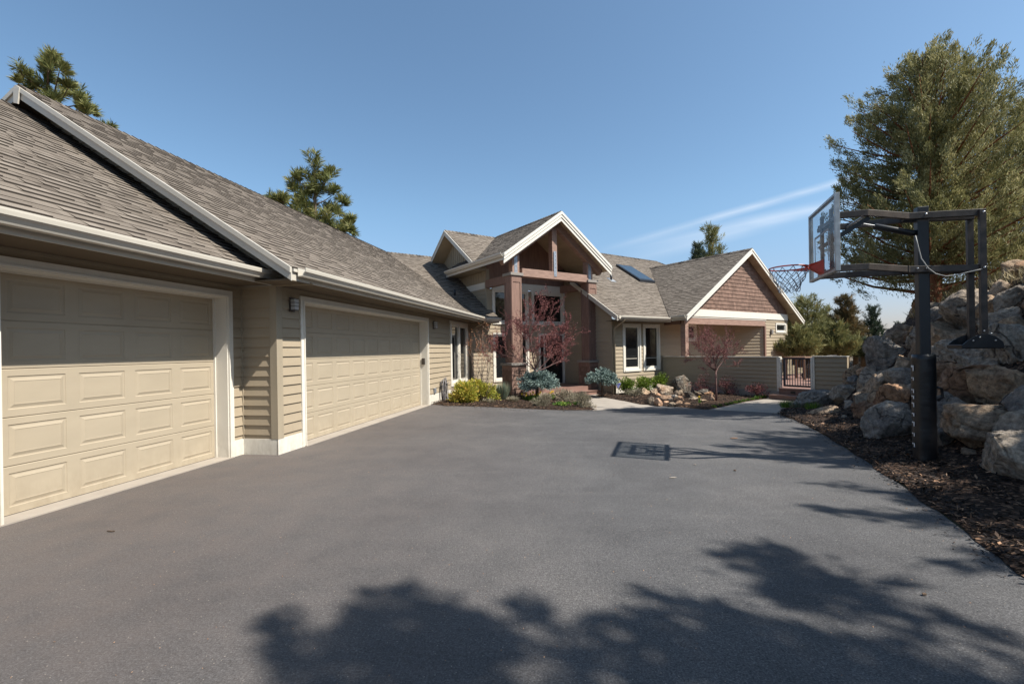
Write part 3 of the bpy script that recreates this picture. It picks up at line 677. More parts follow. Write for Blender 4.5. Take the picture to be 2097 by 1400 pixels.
mb = MB(); WS.box(mb, -.10, .0, 0, .03, 2.3, 4.6); mb.build('corner_board', 'siding_trim', H)
mb = MB(); WS.box(mb, -3.2, -.10, 0, .035, 3.865, 4.10); mb.build('belly_band', 'cream', H)
def battens(W, a0, a1, z0, top, parent, step=.20, m='siding_trim'):
    mb = MB(); a = a0
    while a < a1:
        b = min(a + step, a1); mb.face([W.p(a, .004, z0), W.p(b, .004, z0), W.p(b, .004, max(z0, top(b))), W.p(a, .004, max(z0, top(a)))])
        if top(a) > z0 + .05: W.box(mb, a - .02, a + .02, .004, .022, z0, top(a) - .01)
        a += step
    return mb.build('board_and_batten', m, parent)
battens(WS, -3.2, -.08, 4.10, lambda a: 4.62, H)
# windows and door of the entry
window(WF, .22, 1.93, 2.5, 3.88, H, mull=(1.08,), sash=.05); window(WF, 2.09, 3.80, 2.5, 3.88, H, sash=.06)
window(WF, .22, 1.93, .28, 2.17, H, mull=(1.08,), sash=.05)
trim([(.22, 3.80, .0, .03, 3.882, 4.14)], WF, 'cream', H, 'head_board')
mb = MB(); WF.box(mb, 2.42, 2.52, -.06, .04, .07, 2.17); WF.box(mb, 3.70, 3.80, -.06, .04, .07, 2.17); WF.box(mb, 2.52, 3.70, -.06, .04, 2.07, 2.17); WF.box(mb, 2.70, 2.76, -.06, .03, .07, 2.07)
df = mb.build('door_frame', 'cream', H)
mb = MB(); mb.face([WF.p(2.52, -.03, .1), WF.p(2.70, -.03, .1), WF.p(2.70, -.03, 2.07), WF.p(2.52, -.03, 2.07)]); mb.build('side_light', 'glass', df)
mb = MB(); WF.box(mb, 2.76, 2.88, -.05, -.005, .08, 2.07); WF.box(mb, 3.58, 3.70, -.05, -.005, .08, 2.07); WF.box(mb, 2.88, 3.58, -.05, -.005, .08, .36); WF.box(mb, 2.88, 3.58, -.05, -.005, 1.93, 2.07)
fd = mb.build('front_door', 'black_metal', H); mb = MB(); mb.face([WF.p(2.88, -.03, .36), WF.p(3.58, -.03, .36), WF.p(3.58, -.03, 1.93), WF.p(2.88, -.03, 1.93)]); mb.build('pane', 'glass', fd)
mb = MB(); mb.tube([WF.p(2.82, .04, .95), WF.p(2.82, .04, 1.25)], .012, 8); mb.build('handle', 'bolt', fd)
# dark gable infill behind the truss
mb = MB(); mb.face([WF.p(-.05, .012, 4.14), WF.p(3.85, .012, 4.14), WF.p(3.85, .012, 4.95), WF.p(RS, .012, 6.3), WF.p(-.05, .012, 4.95)]); 
for z in np.arange(4.3, 6.2, .16): W_ = (6.32 - z) / .7; WF.box(mb, max(-.05, RS - W_), min(3.85, RS + W_), .012, .02, z, z + .012)
mb.build('gable_infill', 'brown', H)
# right side wall of the entry = end wall of the wing
WE = Wall(FL, 't', 3.86, -1)
siding(WE, -.6, 4.7, 0, lambda z: 2.74 if z < 2.9 else min(2.74, 3.34 - (z + .12 - Z0) / GM), parent=H)
mb = MB(); WE.box(mb, 2.64, 2.77, 0, .03, -.5, 2.62); mb.build('corner_board', 'siding_trim', H)
# portico roof
roof(FL.p(-.66, PT), -tL, sL, PM, PZ, [(0, 0), (4.45, 0), (4.45, PE), (0, PE)], H)
roof(FL.p(RS + PE, PT), -tL, -sL, PM, PZ, [(0, 0), (4.45, 0), (4.45, PE), (0, PE)], H)
ridge_cap(FL.p(RS, PT, PZR), FL.p(RS, -2.2, PZR), sL, PM, H)
DT = -2.23; DM = .72; DZ = 6.47; DL = 2.30
roof(FL.p(-.62, DT + DL), sL, -tL, DM, DZ - DM * DL, [(0, 0), (.05, 0), (2.48, DL), (0, DL)], H)
roof(FL.p(-.62, DT - 1.6), sL, tL, DM, DZ - DM * 1.6, [(0, 0), (2.6, 0), (2.6, 1.6), (0, 1.6)], H)
ridge_cap(FL.p(-.63, DT, DZ), FL.p(RS, DT, DZ), tL, DM, H)
barge(FL.p(-.64, DT + DL, DZ - DM * DL), FL.p(-.64, DT, DZ), -sL, 0, 0, 'almond', H, layers=[(0, .06, .035), (.06, .20, .018)])
barge(FL.p(-.64, DT, DZ), FL.p(-.64, DT - 1.3, DZ - DM * 1.3), -sL, 0, 0, 'almond', H, layers=[(0, .06, .035), (.06, .20, .018)])
mb = MB(); mb.prism([FL.p(-.62, DT + DL, DZ - DM * DL - .19), FL.p(-.62, DT, DZ - .19), FL.p(-.05, DT, DZ - .19), FL.p(-.05, DT + DL, DZ - DM * DL - .19)], (0, 0, .01)); mb.prism([FL.p(-.62, DT - 1.5, DZ - DM * 1.5 - .19), FL.p(-.62, DT, DZ - .19), FL.p(-.05, DT, DZ - .19), FL.p(-.05, DT - 1.5, DZ - DM * 1.5 - .19)], (0, 0, .01)); mb.build('soffit', 'ceiling', H)
battens(Wall(FL, 't', -.05, -1), DT - 1.9, DT + 1.9, 4.6, lambda a: DZ - .18 - DM * abs(a - DT), H, .17)
# portico eave with gutter (left), fascia
mb = MB(); mb.hexa([FL.p(-.66, PT, PZ - .22), FL.p(-.64, PT, PZ - .22), FL.p(-.64, -2.1, PZ - .22), FL.p(-.66, -2.1, PZ - .22), FL.p(-.66, PT, PZ - .01), FL.p(-.64, PT, PZ - .01), FL.p(-.64, -2.1, PZ - .01), FL.p(-.66, -2.1, PZ - .01)]); mb.build('fascia', 'almond', H)
gutter(FL.p(-.665, PT + .02, PZ + .01), FL.p(-.665, -2.05, PZ + .01), -sL, H)
gutter(FL.p(2 * RS + .665, PT + .02, PZ + .01), FL.p(2 * RS + .665, -.6, PZ + .01), sL, H)
for sg in (-1, 1):
    e = FL.p(RS + sg * (PE + .015), PT, PZ - .005); p_ = FL.p(RS, PT, PZR + .005)
    barge(e, p_, tL, 0, 0, 'cream', H, layers=[(0, .105, .075), (.118, .215, .055), (.228, .345, .032)])
    mb = MB(); th = .19
    # tongue-and-groove ceiling boards under the slope
    n = 16
    for i in range(n):
        a, b = i / n, (i + .96) / n; s_a, s_b = RS + sg * PE * (1 - a) * .985, RS + sg * PE * (1 - b) * .985; za, zb = PZ + PM * PE * a - th, PZ + PM * PE * b - th
        mb.prism([FL.p(s_a, 0.02, za), FL.p(s_b, .02, zb), FL.p(s_b, PT, zb), FL.p(s_a, PT, za)], (0, 0, .02))
    mb.face([FL.p(RS + sg * PE, -.0, PZ - th + .03), FL.p(RS, 0, PZR - th + .03), FL.p(RS, PT, PZR - th + .03), FL.p(RS + sg * PE, PT, PZ - th + .03)])
    mb.build('porch_ceiling', 'ceiling', H)
    # flat soffit from eave to wall line on the left
    mb = MB(); a_, b_ = FL.p(RS + sg * 2.35, 1.78, PZ + PM * .17 - th - .14), FL.p(RS, 1.78, PZR - th - .14)
    mb.beam(a_, b_, .22, .26); mb.build('rafter', 'beam', H)
mb = MB(); mb.hexa([FL.p(-.64, -2.1, PZ - .215), FL.p(0, -2.1, PZ - .215), FL.p(0, 0, PZ - .215), FL.p(-.64, 0, PZ - .215), FL.p(-.64, -2.1, PZ - .20), FL.p(0, -2.1, PZ - .20), FL.p(0, 0, PZ - .20), FL.p(-.64, 0, PZ - .20)]); mb.build('soffit', 'ceiling', H)
# columns
def column(s, t, sg):
    mb = MB(); c = s
    hw = .21; z0_, z1_ = 1.05, 4.085
    mb.box(FL, c - hw, c + hw, t - 2 * hw, t, z0_, z1_)
    for (W, a) in ((Wall(FL, 's', t, 1), c), (Wall(FL, 't', c - hw, -1), t - hw)):     # raised stiles and rails leave recessed panels
        W.box(mb, a - hw, a - hw + .06, 0, .018, z0_, z1_); W.box(mb, a + hw - .06, a + hw, 0, .018, z0_, z1_)
        for za, zb in ((z0_, z0_ + .1), (z1_ - .22, z1_), (2.55, 2.68)): W.box(mb, a - hw + .06, a + hw - .06, 0, .018, za, zb)
    cm = mb.build('column', 'brown', H)
    mb = MB(); mb.box(FL, c - .27, c + .27, t - .48, t + .06, z1_ + .001, z1_ + .10); mb.build('column_cap', 'cap', cm, bevel=.008)
    bw = .31; bt = t + .10; mb = MB(); mb.box(FL, c - bw + .02, c + bw - .02, bt - 2 * bw + .02, bt - .02, -.5, .96); mb.build('column_core', 'brown', cm)
    for (W, a) in ((Wall(FL, 's', bt - .02, 1), c), (Wall(FL, 't', c - bw + .02, -1), bt - bw)):
        siding(W, -.5, .82, a - bw + .05, a + bw - .05, (), .155, 'shake', cm, 'pier_shingles', shake=True)
        mb = MB(); W.box(mb, a - bw, a - bw + .05, 0, .022, -.5, .96); W.box(mb, a + bw - .05, a + bw, 0, .022, -.5, .96); W.box(mb, a - bw + .05, a + bw - .05, 0, .021, .82, .96); mb.build('pier_trim', 'brown', cm)
    mb = MB(); mb.box(FL, c - bw - .04, c + bw + .04, bt - 2 * bw - .04, bt + .045, .96, 1.05); mb.build('pier_cap', 'cap', cm, bevel=.008)
column(.07, 1.87, -1); column(3.70, 1.87, 1)
# truss
mb = MB(); mb.box(FL, .34, 3.44, 1.58, 1.86, 4.085, 4.37); 
mb.build('truss_beam', 'beam', H, bevel=.008)
mb = MB(); mb.box(FL, RS - .13, RS + .10, 1.62, 1.84, 4.371, 6.1); mb.build('king_post', 'beam', H, bevel=.006)
for c in (.10, 3.62):
    mb = MB(); mb.box(FL, c - .16, c + .14, 1.60, 1.83, 4.186, 5.05); mb.build('truss_post', 'beam', H, bevel=.006)
    mb = MB(); mb.box(FL, c - .08, c + .05, 1.83, 1.838, 4.19, 5.0)
    st_ = mb.build('metal_strap', 'steel', H)
    mb = MB()
    for z in np.arange(4.26, 4.95, .17): mb.ball(FL.p(c - .015, 1.843, z), .012, seg=6)
    mb.build('strap_bolt', 'bronze', st_)
mb = MB(); mb.box(FL, RS - .085, RS + .045, 1.862, 1.870, 4.19, 5.12); st_ = mb.build('metal_strap', 'steel', H)
mb = MB()
for z in np.arange(4.24, 5.1, .14): mb.ball(FL.p(RS - .02 + (.015 if int(z * 100) % 2 else -.015), 1.875, z), .012, seg=6)
mb.build('strap_bolt', 'bronze', st_)
mb = MB(); mb.box(FL, -.06, .14, .0, 1.45, 3.87, 4.16); mb.build('side_beam', 'brown', H); mb = MB(); mb.box(FL, 3.60, 3.84, .03, 1.45, 3.87, 4.16); mb.build('side_beam', 'brown', H)
# porch floor and step
mb = MB()
for i, t0_ in enumerate(np.arange(-.02, 1.93, .14)): mb.box(FL, .1, 3.86, t0_, t0_ + .134, .045, .07)
mb.box(FL, .1, 3.86, 1.90, 1.95, -.12, .07); pf = mb.build('porch_floor', 'deck', H)
mb = MB(); mb.box(FL, .35, 3.86, 1.95, 2.26, -.115, -.09); mb.box(FL, .37, 3.84, 2.20, 2.23, -.4, -.116); mb.build('porch_step', 'deck', H)
mb = MB(); mb.box(FL, 1.55, 1.72, 2.23, 2.245, -.225, -.165); mb.build('step_light', 'black_metal', pf)
mb = MB(); mb.box(FL, 2.8, 3.6, .5, 1.0, .071, .085); mb.build('door_mat', 'tabletop', H)
downspout([FA.p(10.02, .68, 2.60), FA.p(10.05, .64, 2.50), FA.p(10.35, .10, 2.28), FA.p(10.37, .05, 2.18), FA.p(10.37, .05, -.3)], H)

# ================= right wing =================
WW = Wall(FL, 's', 2.74, 1)
siding(WW, -.6, 2.6, 3.86, 12.2, [(4.48, 5.36, .66, 2.38), (5.65, 6.53, .66, 2.38), (8.18, 9.02, 1.84, 2.45)], parent=H)
window(WW, 4.406, 5.436, .585, 2.456, H, cw=.085, sash=.075, bar=1.08); window(WW, 5.575, 6.605, .585, 2.456, H, cw=.085, sash=.075, bar=1.08)
window(WW, 8.10, 9.10, 1.76, 2.53, H, cw=.085, sash=.05)
trim([(3.83, 3.93, 0, .03, -.5, 2.6)], WW, 'siding_trim', H, 'corner_board')
trim([(3.93, 6.75, 0, .03, -.5, -.02)], WW, 'cream', H, 'base_board')
WZ = Z0 + .0
roof(FL.p(0, 3.34), sL, -tL, GM, WZ, [(3.50, 0), (6.60, 0), (11.35, 4.75), (14.6, 4.75), (13.35, 6.0), (3.50, 6.0)], H)
ridge_cap(FL.p(3.5, -2.66, WZ + 3.9), FL.p(13.35, -2.66, WZ + 3.9), tL, GM, H)
hv = unit(np.array(sL + tL)); hv2 = unit(np.array(sL - tL))
ridge_cap(FL.p(13.35, -2.66, WZ + 3.9), FL.p(14.6, -1.41, WZ + 3.09), hv2, .45, H)
roof(FL.p(0, -2.66 - 6), sL, tL, GM, WZ, [(3.5, 4.5), (13.2, 4.5), (13.2, 6), (3.5, 6)], H)
eave(FL, 3.52, 6.56, 3.34, WZ, H, 3.56, 6.44, 2.74)
barge(FL.p(3.50, 3.36, WZ), FL.p(3.50, .8, WZ + GM * 2.56), -sL, 0, 0, 'almond', H, layers=[(0, .06, .035), (.06, .19, .018)])
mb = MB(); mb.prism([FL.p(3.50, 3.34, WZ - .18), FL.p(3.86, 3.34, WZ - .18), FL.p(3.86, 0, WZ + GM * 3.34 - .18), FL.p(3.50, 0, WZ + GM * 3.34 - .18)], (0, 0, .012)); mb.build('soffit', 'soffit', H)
downspout([FL.p(3.80, 3.42, 2.60), FL.p(3.80, 3.38, 2.50), FL.p(3.88, 2.86, 2.28), FL.p(3.90, 2.80, 2.18), FL.p(3.90, 2.80, -.4)], H)
# skylight and vent pipe on the wing roof
def onroof(s, t, dz): return FL.p(s, t, WZ + GM * (3.34 - t) + dz)
mb = MB(); c = [onroof(8.3, .35, 0), onroof(9.4, .35, 0), onroof(9.4, -1.15, 0), onroof(8.3, -1.15, 0)]; mb.prism(c, (0, 0, .13)); sk = mb.build('skylight', 'black_metal', H, bevel=.01)
mb = MB(); c = [onroof(8.38, .27, .131), onroof(9.32, .27, .131), onroof(9.32, -1.07, .131), onroof(8.38, -1.07, .131)]; mb.prism(c, (0, 0, .012)); mb.build('pane', 'skyglass', sk)
mb = MB(); q = onroof(6.25, .45, -.02); mb.tube([q, q + np.array([0, 0, .30])], .045, 10); vp = mb.build('vent_pipe', 'black_metal', H, smooth=True)
mb = MB(); q = onroof(6.25, .55, .02); mb.prism([onroof(6.1, .62, .018), onroof(6.42, .62, .018), onroof(6.42, .30, .018), onroof(6.1, .30, .018)], (0, 0, .006)); mb.build('flashing', 'alu', vp)
mb = MB(); q = FL.p(-.9, -.9, Z0 + GM * 1.5 - .02); mb.tube([q, q + np.array([0, 0, .22])], .04, 10); mb.build('vent_pipe', 'black_metal', H, smooth=True)
# gable over the side porch
GS, GR, GE, GT = 6.52, 11.31, 16.10, 4.10; GZ = 2.74; MG = .645; GH = MG * (GR - GS)
roof(FL.p(GS, GT), -tL, sL, MG, GZ, [(0, 0), (.80, 0), (5.6, GR - GS), (0, GR - GS)], H)
roof(FL.p(GE, GT), -tL, -sL, MG, GZ, [(0, 0), (5.9, 0), (5.9, GR - GS), (0, GR - GS)], H)
ridge_cap(FL.p(GR, GT + .02, GZ + GH), FL.p(GR, -1.6, GZ + GH), sL, MG, H)
for e_, sg in ((GS, 1), (GE, -1)):
    barge(FL.p(e_ - .02 * sg, GT, GZ), FL.p(GR, GT, GZ + GH), tL, 0, 0, 'cream', H, layers=[(0, .075, .05), (.075, .22, .028)])
    mb = MB(); mb.prism([FL.p(e_, GT, GZ - .19), FL.p(GR, GT, GZ + GH - .19), FL.p(GR, 3.6, GZ + GH - .19), FL.p(e_, 3.6, GZ - .19)], (0, 0, .012))
    for k in range(1, 6): s_ = e_ + (GR - e_) * k / 6; z_ = GZ + MG * abs(s_ - e_) - .205; mb.prism([FL.p(s_ - .02, GT, z_), FL.p(s_ + .02, GT, z_), FL.p(s_ + .02, 3.75, z_), FL.p(s_ - .02, 3.75, z_)], (0, 0, .012))
    mb.build('soffit', 'ceiling', H)
gutter(FL.p(GS - .01, GT, GZ + .006), FL.p(GS - .01, 3.42, GZ + .006), -sL, H)
mb = MB(); mb.box(FL, GS, GS + .02, 3.4, GT, GZ - .19, GZ - .01); mb.build('fascia', 'almond', H)
WG = Wall(FL, 's', 3.75, 1)
siding(WG, 3.04, GZ + GH - .2, lambda z: GS + (z + .17 - GZ) / MG, lambda z: min(15.12, GE - (z + .17 - GZ) / MG), (), .165, 'shake', H, 'gable_wall', shake=True)
mb = MB(); mb.prism([WG.p(GS + .70, 0, 3.04), WG.p(GS + .26, 0, 2.75), WG.p(15.14, 0, 2.75), WG.p(15.14, 0, 3.04)], tL * .05); mb.build('belly_band', 'cream', H, bevel=.004)
mb = MB(); WG.box(mb, 6.9, 13.1, -.05, .03, 2.68, 2.748); mb.build('trim_board', 'almond', H)
siding(WG, -.2, 2.75, 13.05, 15.12, [(14.06, 14.92, 2.20, 2.52)], parent=H)
window(WG, 13.98, 15.0, 2.12, 2.60, H, cw=.08, sash=.04)
trim([(15.02, 15.13, 0, .03, -.1, 2.75)], WG, 'siding_trim', H, 'corner_board')
wall_lamp(WG, 13.52, 2.16, .10, .22, .09)
mb = MB(); WG.box(mb, 6.86, 13.04, -.14, .02, 2.43, 2.679); mb.build('porch_beam', 'beam', H, bevel=.006)
mb = MB(); WG.box(mb, 6.88, 7.09, -.20, .025, -.3, 2.429); mb.build('porch_post', 'beam', H, bevel=.006)
mb = MB(); WG.box(mb, 12.95, 13.07, -.12, .032, -.1, 2.429); mb.build('trim_board', 'brown', H)
mb = MB(); mb.box(FL, 6.88, 7.08, 2.78, 3.54, 2.43, 2.60); mb.build('porch_beam', 'brown', H)
FD = Frame(FL.p(12.97, 3.71)[:2], 0); WD = Wall(FD, 't', 0, -1)
siding(WD, -.2, 2.62, -2.2, 0, parent=H)
mb = MB(); mb.box(FL, 6.56, 13.04, 2.76, 3.6, 2.60, 2.62); mb.build('porch_ceiling', 'ceiling', H)
WX = Wall(FL, 't', 15.12, 1); siding(WX, -.4, 2.7, -1, 3.75, parent=H)

# ------------------------------------------------------------------ courtyard wall, gate, steps, deck
def wall_panel(t0, t1, top, label, base):
    p = thing('courtyard_wall', label, 'wall', (*FL.p(6.75, (t0 + t1) / 2)[:2], 0), group=None)
    W = Wall(FL, 't', 6.75, -1)
    mb = MB(); mb.box(FL, 6.752, 6.87, t0, t1, base, top); mb.build('wall_core', 'siding', p)
    siding(W, .0, top, t0 + .002, t1 - .002, (), .135, 'siding', p, 'siding', zoff=top - .16 - .135 * 20, lip=.038)
    mb = MB(); W.box(mb, t0, t1, 0, .042, base, .0); mb.build('base_board', 'concrete', p)
    mb = MB(); mb.box(FL, 6.70, 6.90, t0 - .01, t1 + .01, top, top + .03); mb.build('wall_cap', 'almond', p, bevel=.004)
    mb = MB(); W.box(mb, t1 - .06, t1, -.001, .046, .001, top) if t0 < 4 else W.box(mb, t0, t0 + .05, -.001, .046, .001, top); mb.build('end_board', 'cream', p)
    return p
wall_panel(2.78, 7.40, 1.11, 'long low tan-sided courtyard wall running from the house to the metal gate', -.5)
wall_panel(8.42, 9.33, 1.13, 'short low tan-sided wall piece between the metal gate and the boulders', -.5)
gt = thing('metal_gate', 'dark navy metal gate of thin vertical bars between the two low tan walls', 'gate', (*FL.p(6.8, 7.95)[:2], .15))
mb = MB(); mb.box(FL, 6.79, 6.83, 7.50, 7.56, .16, 1.10); mb.box(FL, 6.79, 6.83, 8.31, 8.37, .16, 1.10); mb.box(FL, 6.79, 6.83, 7.56, 8.31, .16, .22); mb.box(FL, 6.79, 6.83, 7.56, 8.31, 1.05, 1.10)
mb.build('gate_frame', 'navy', gt)
for k in range(9):
    c = 7.56 + .75 * (k + .7) / 9.4; mb = MB(); mb.box(FL, 6.80, 6.82, c - .008, c + .008, .22, 1.05); mb.build('bar', 'navy', gt)
mb = MB(); mb.tube([FL.p(6.77, 7.50, .9), FL.p(6.72, 7.48, .93), FL.p(6.72, 7.48, 1.05), FL.p(6.77, 7.5, 1.08)], .008, 6); mb.build('latch', 'alu', gt)
for t_, lb in ((7.44, 'white gate post on the hinge side next to the long low wall'), (8.39, 'white gate post beside the short low wall piece')):
    p = MB(); p.box(FL, 6.70, 6.80, t_ - .035, t_ + .025, -.35 if t_ < 8 else -.2, 1.12); tag(p.build('gate_post', 'cream', bevel=.005), lb, 'post')
gs = thing('deck_steps', 'reddish brown wooden steps leading up to the metal gate', 'steps', (*FL.p(6.5, 7.9)[:2], -.2))
mb = MB(); mb.box(FL, 6.60, 7.0, 7.43, 8.41, .085, .115); mb.box(FL, 6.63, 6.66, 7.44, 8.40, -.3, .085); mb.build('tread', 'deck', gs)
mb = MB(); mb.box(FL, 6.22, 6.63, 7.30, 8.9, -.115, -.085); mb.box(FL, 6.25, 6.28, 7.32, 8.88, -.5, -.115); mb.box(FL, 6.25, 6.6, 7.30, 7.33, -.5, -.115); mb.build('tread', 'deck', gs)
mb = MB(); mb.box(FL, 6.615, 6.63, 7.80, 7.94, -.04, .03); mb.build('step_light', 'black_metal', gs)
dk = thing('deck', 'reddish wooden courtyard deck seen through the metal gate', 'deck', (*FL.p(10, 7)[:2], 0))
mb = MB(); s_ = 6.95
while s_ < 16.5: mb.box(FL, s_, s_ + .137, 4.0, 10.2, .06, .10); s_ += .142
mb.build('deck_boards', 'deck', dk)
mb = MB(); mb.box(FL, 6.95, 16.5, 4.0, 10.2, -.6, .055); mb.build('deck_frame', 'dark', dk)
# patio furniture
def patio_chair(s, t, rz, label):
    c = thing('patio_chair', label, 'chair', (*FL.p(s, t)[:2], .10), rz, 'patio chairs on the deck'); m = MB()
    for sx in (-1, 1):
        m.tube([(.27 * sx, .25, 0), (.27 * sx, -.20, .62), (.27 * sx, -.34, 1.0)], .014, 6); m.tube([(.27 * sx, -.30, 0), (.27 * sx, .25, .60), (.27 * sx, -.22, .64)], .014, 6)
    m.tube([(-.27, -.34, 1.0), (.27, -.34, 1.0)], .014, 6); m.tube([(-.27, .25, .42), (.27, .25, .42)], .012, 6); m.build('frame', 'bronze', c, world=False, smooth=True)
    m = MB(); m.prism([(-.26, .24, .43), (.26, .24, .43), (.26, -.20, .38), (-.26, -.20, .38)], (0, 0, .012)); m.build('seat', 'sling', c, world=False)
    m = MB(); m.prism([(-.26, -.20, .40), (.26, -.20, .40), (.26, -.335, .98), (-.26, -.335, .98)], (0, .012, .003)); m.build('backrest', 'sling', c, world=False)
    return c
def pix_deck(u, v, z=.1):
    r = pray(u, v); k = (z - CAMH) / r[2]; p = r * k; return FL.loc(p[0], p[1])
patio_chair(9.3, 8.1, R(190), 'dark framed patio chair behind the left half of the gate')
patio_chair(11.0, 7.0, R(20), 'dark framed patio chair farther back on the deck, behind the gate bars')
tb = thing('patio_table', 'wooden bar table with a brown plank top standing on the deck', 'table', (*FL.p(11.6, 5.9)[:2], .10))
tx, ty = FL.p(11.6, 5.9)[:2]
mb = MB(); mb.box(FL, 11.1, 12.1, 5.5, 6.3, .98, 1.03); mb.build('table_top', 'tabletop', tb)
for a, b in ((11.15, 5.55), (12.05, 5.55), (11.15, 6.25), (12.05, 6.25)):
    mb = MB(); mb.box(FL, a - .04, a + .04, b - .04, b + .04, .10, .98); mb.build('leg', 'tabletop', tb)

# ------------------------------------------------------------------ basketball hoop (local frame: +x away from the driveway, y along the board)
hz = hgt(4.94, 5.55)
hoop = thing('basketball_hoop', 'adjustable basketball hoop with clear backboard, red rim and padded black pole beside the driveway', 'basketball hoop', (4.94, 5.55, 0), math.atan2(-.32, .947))
def hb(name, m, fn, parent=None, **k):
    b = MB(); fn(b); return b.build(name, m, parent or hoop, world=False, **k)
hb('pole', 'black_metal', lambda b: b.b3(-.055, .055, -.055, .055, -.1, 3.13), bevel=.008)
# vinyl pad: rounded square wrap with creases
def padf(b):
    n = 28; zs = np.linspace(.02, 1.37, 24); base = len(b.v)
    for i, z in enumerate(zs):
        for j in range(n):
            a = 2 * PI * j / n; c, s = math.cos(a), math.sin(a); rr = .106 / max(abs(c), abs(s)) ** .5
            rr *= 1 + .035 * noise.noise(Vector((c * 2, s * 2, z * 7))) - (.03 if i % 6 == 3 else 0)
            if i in (0, len(zs) - 1): rr *= .95
            b.v.append((rr * c, rr * s, z + .01 * noise.noise(Vector((c, s, z)))))
    for i in range(len(zs) - 1):
        for j in range(n): j2 = (j + 1) % n; b.f.append((base + i * n + j, base + i * n + j2, base + (i + 1) * n + j2, base + (i + 1) * n + j)); b.r.append(.5)
    b.f.append(tuple(base + (len(zs) - 1) * n + j for j in range(n))); b.r.append(.5)
pad = hb('pole_pad', 'vinyl', padf, smooth=True)
def padmark(b):
    for z0, h, w in ((1.16, .09, .05), (1.05, .05, .04), (.90, .06, .045), (.83, .05, .05), (.73, .07, .04), (.62, .05, .05), (.50, .07, .045), (.38, .05, .04), (.25, .06, .045)):
        b.b3(-.113, -.110, -.03, -.03 + w * .35, z0 + h * .1, z0 + h * .85); b.b3(-.113, -.110, .0, w * .5, z0 + h * .6, z0 + h * .85)
hb('pad_lettering', 'white', padmark, pad)
hb('pad_strap', 'vinyl', lambda b: b.tube([(.10, -.06, .98), (.15, -.05, .96), (.155, -.05, .86), (.11, -.05, .82)], .016, 6), pad, smooth=True)
for sg, nm in ((-1, ''), (1, '')):
    y0, y1 = .085 * sg, .32 * sg
    for z, zc in ((3.02, 0), (2.385, .03)):
        def arm(b):
            b.beam((.54, y0, z - .03), (-.17, y0, z), .048, .075); b.beam((-.165, y0, z), (-.66, y1, z + .03), .048, .075); b.beam((-.65, y1, z + .03), (-.98, y1, z + .03), .048, .075)
        hb('arm', 'bronze', arm, bevel=.004)
    hb('rear_tube', 'bronze', lambda b: b.b3(.485, .545, y0 + .03 * sg - .024, y0 + .03 * sg + .024, 1.50, 3.02), bevel=.004)
    hb('strut', 'black_metal', lambda b: b.beam((-.98, y1 * .9, 2.78), (-.62, y1 * .85, 3.0), .04, .05))
def bolts(b):
    for y in (-.115, .115):
        for x, z in ((0, 3.02), (0, 2.385), (-.09, 2.385)): b.ball((x, y, z), .014, seg=8)
    for y in (-.15, .15):
        for z in (2.98, 2.35): b.ball((.515, y, z), .014, seg=8)
    for x, z in ((.46, 1.56), (.56, 1.60), (.40, 1.52), (.60, 1.52), (.5, 1.63)): b.ball((x, -.155, z), .010, seg=8)
hb('bolt', 'bolt', bolts, smooth=True)
hb('height_actuator', 'black_metal', lambda b: b.tube([(-.04, 0, 2.83), (-.10, 0, 2.835), (-.46, 0, 2.95), (-.48, 0, 2.955)], [.030, .036, .036, .024], 12), smooth=True)
hb('actuator_rod', 'bolt', lambda b: (b.tube([(-.47, -.02, 2.955), (-.66, -.02, 3.01)], .008, 6), b.tube([(-.47, .02, 2.955), (-.66, .02, 3.01)], .008, 6), b.tube([(-.66, -.32, 3.03), (-.66, .32, 3.03)], .016, 6)))
def cw(b):
    for y in (-.15, .15):
        pts = [(.30, y, 1.44), (.30, y, 1.47), (.36, y, 1.53), (.44, y, 1.58), (.515, y, 1.60), (.60, y, 1.57), (.67, y, 1.50), (.68, y, 1.44)]
        b.prism(pts, (0, .012, 0))
    b.b3(.30, .68, -.14, .15, 1.43, 1.48)
hb('counterweight', 'black_metal', cw, bevel=.006)
hb('safety_cable', 'cable', lambda b: b.tube([(-.10, -.10, 2.78), (-.09, -.12, 2.68), (-.06, -.13, 2.5), (.0, -.14, 2.38), (.07, -.14, 2.31), (.16, -.14, 2.275), (.26, -.14, 2.28), (.38, -.14, 2.31), (.50, -.14, 2.335)], .006, 6), smooth=True)
BX = -1.02; BY = .535; BZ0, BZ1 = 2.36, 3.27
bb = hb('backboard', 'acrylic', lambda b: b.b3(BX - .012, BX, -BY + .03, BY - .03, BZ0 + .03, BZ1 - .03))
def bfr(b):
    b.b3(BX - .02, BX + .03, -BY, -BY + .03, BZ0, BZ1); b.b3(BX - .02, BX + .03, BY - .03, BY, BZ0, BZ1)
    b.b3(BX - .02, BX + .03, -BY + .03, BY - .03, BZ0, BZ0 + .03); b.b3(BX - .02, BX + .03, -BY + .03, BY - .03, BZ1 - .03, BZ1)
hb('frame', 'alu', bfr, bb, bevel=.003)
def square(b):
    for y in (-.27, .27): b.b3(BX - .015, BX - .0125, y - .014, y + .014, BZ0 + .16, BZ0 + .56)
    b.b3(BX - .015, BX - .0125, -.256, .256, BZ0 + .532, BZ0 + .56)
    b.b3(BX - .015, BX - .0125, -BY + .045, -BY + .055, BZ0 + .05, BZ1 - .05); b.b3(BX - .015, BX - .0125, BY - .055, BY - .045, BZ0 + .05, BZ1 - .05)
hb('target_square', 'mark', square, bb)
for y in (-.18, .18): hb('board_bracket', 'black_metal', lambda b: b.b3(BX + .03, BX + .06, y - .03, y + .03, BZ0 - .0, BZ1 - .1), bb)
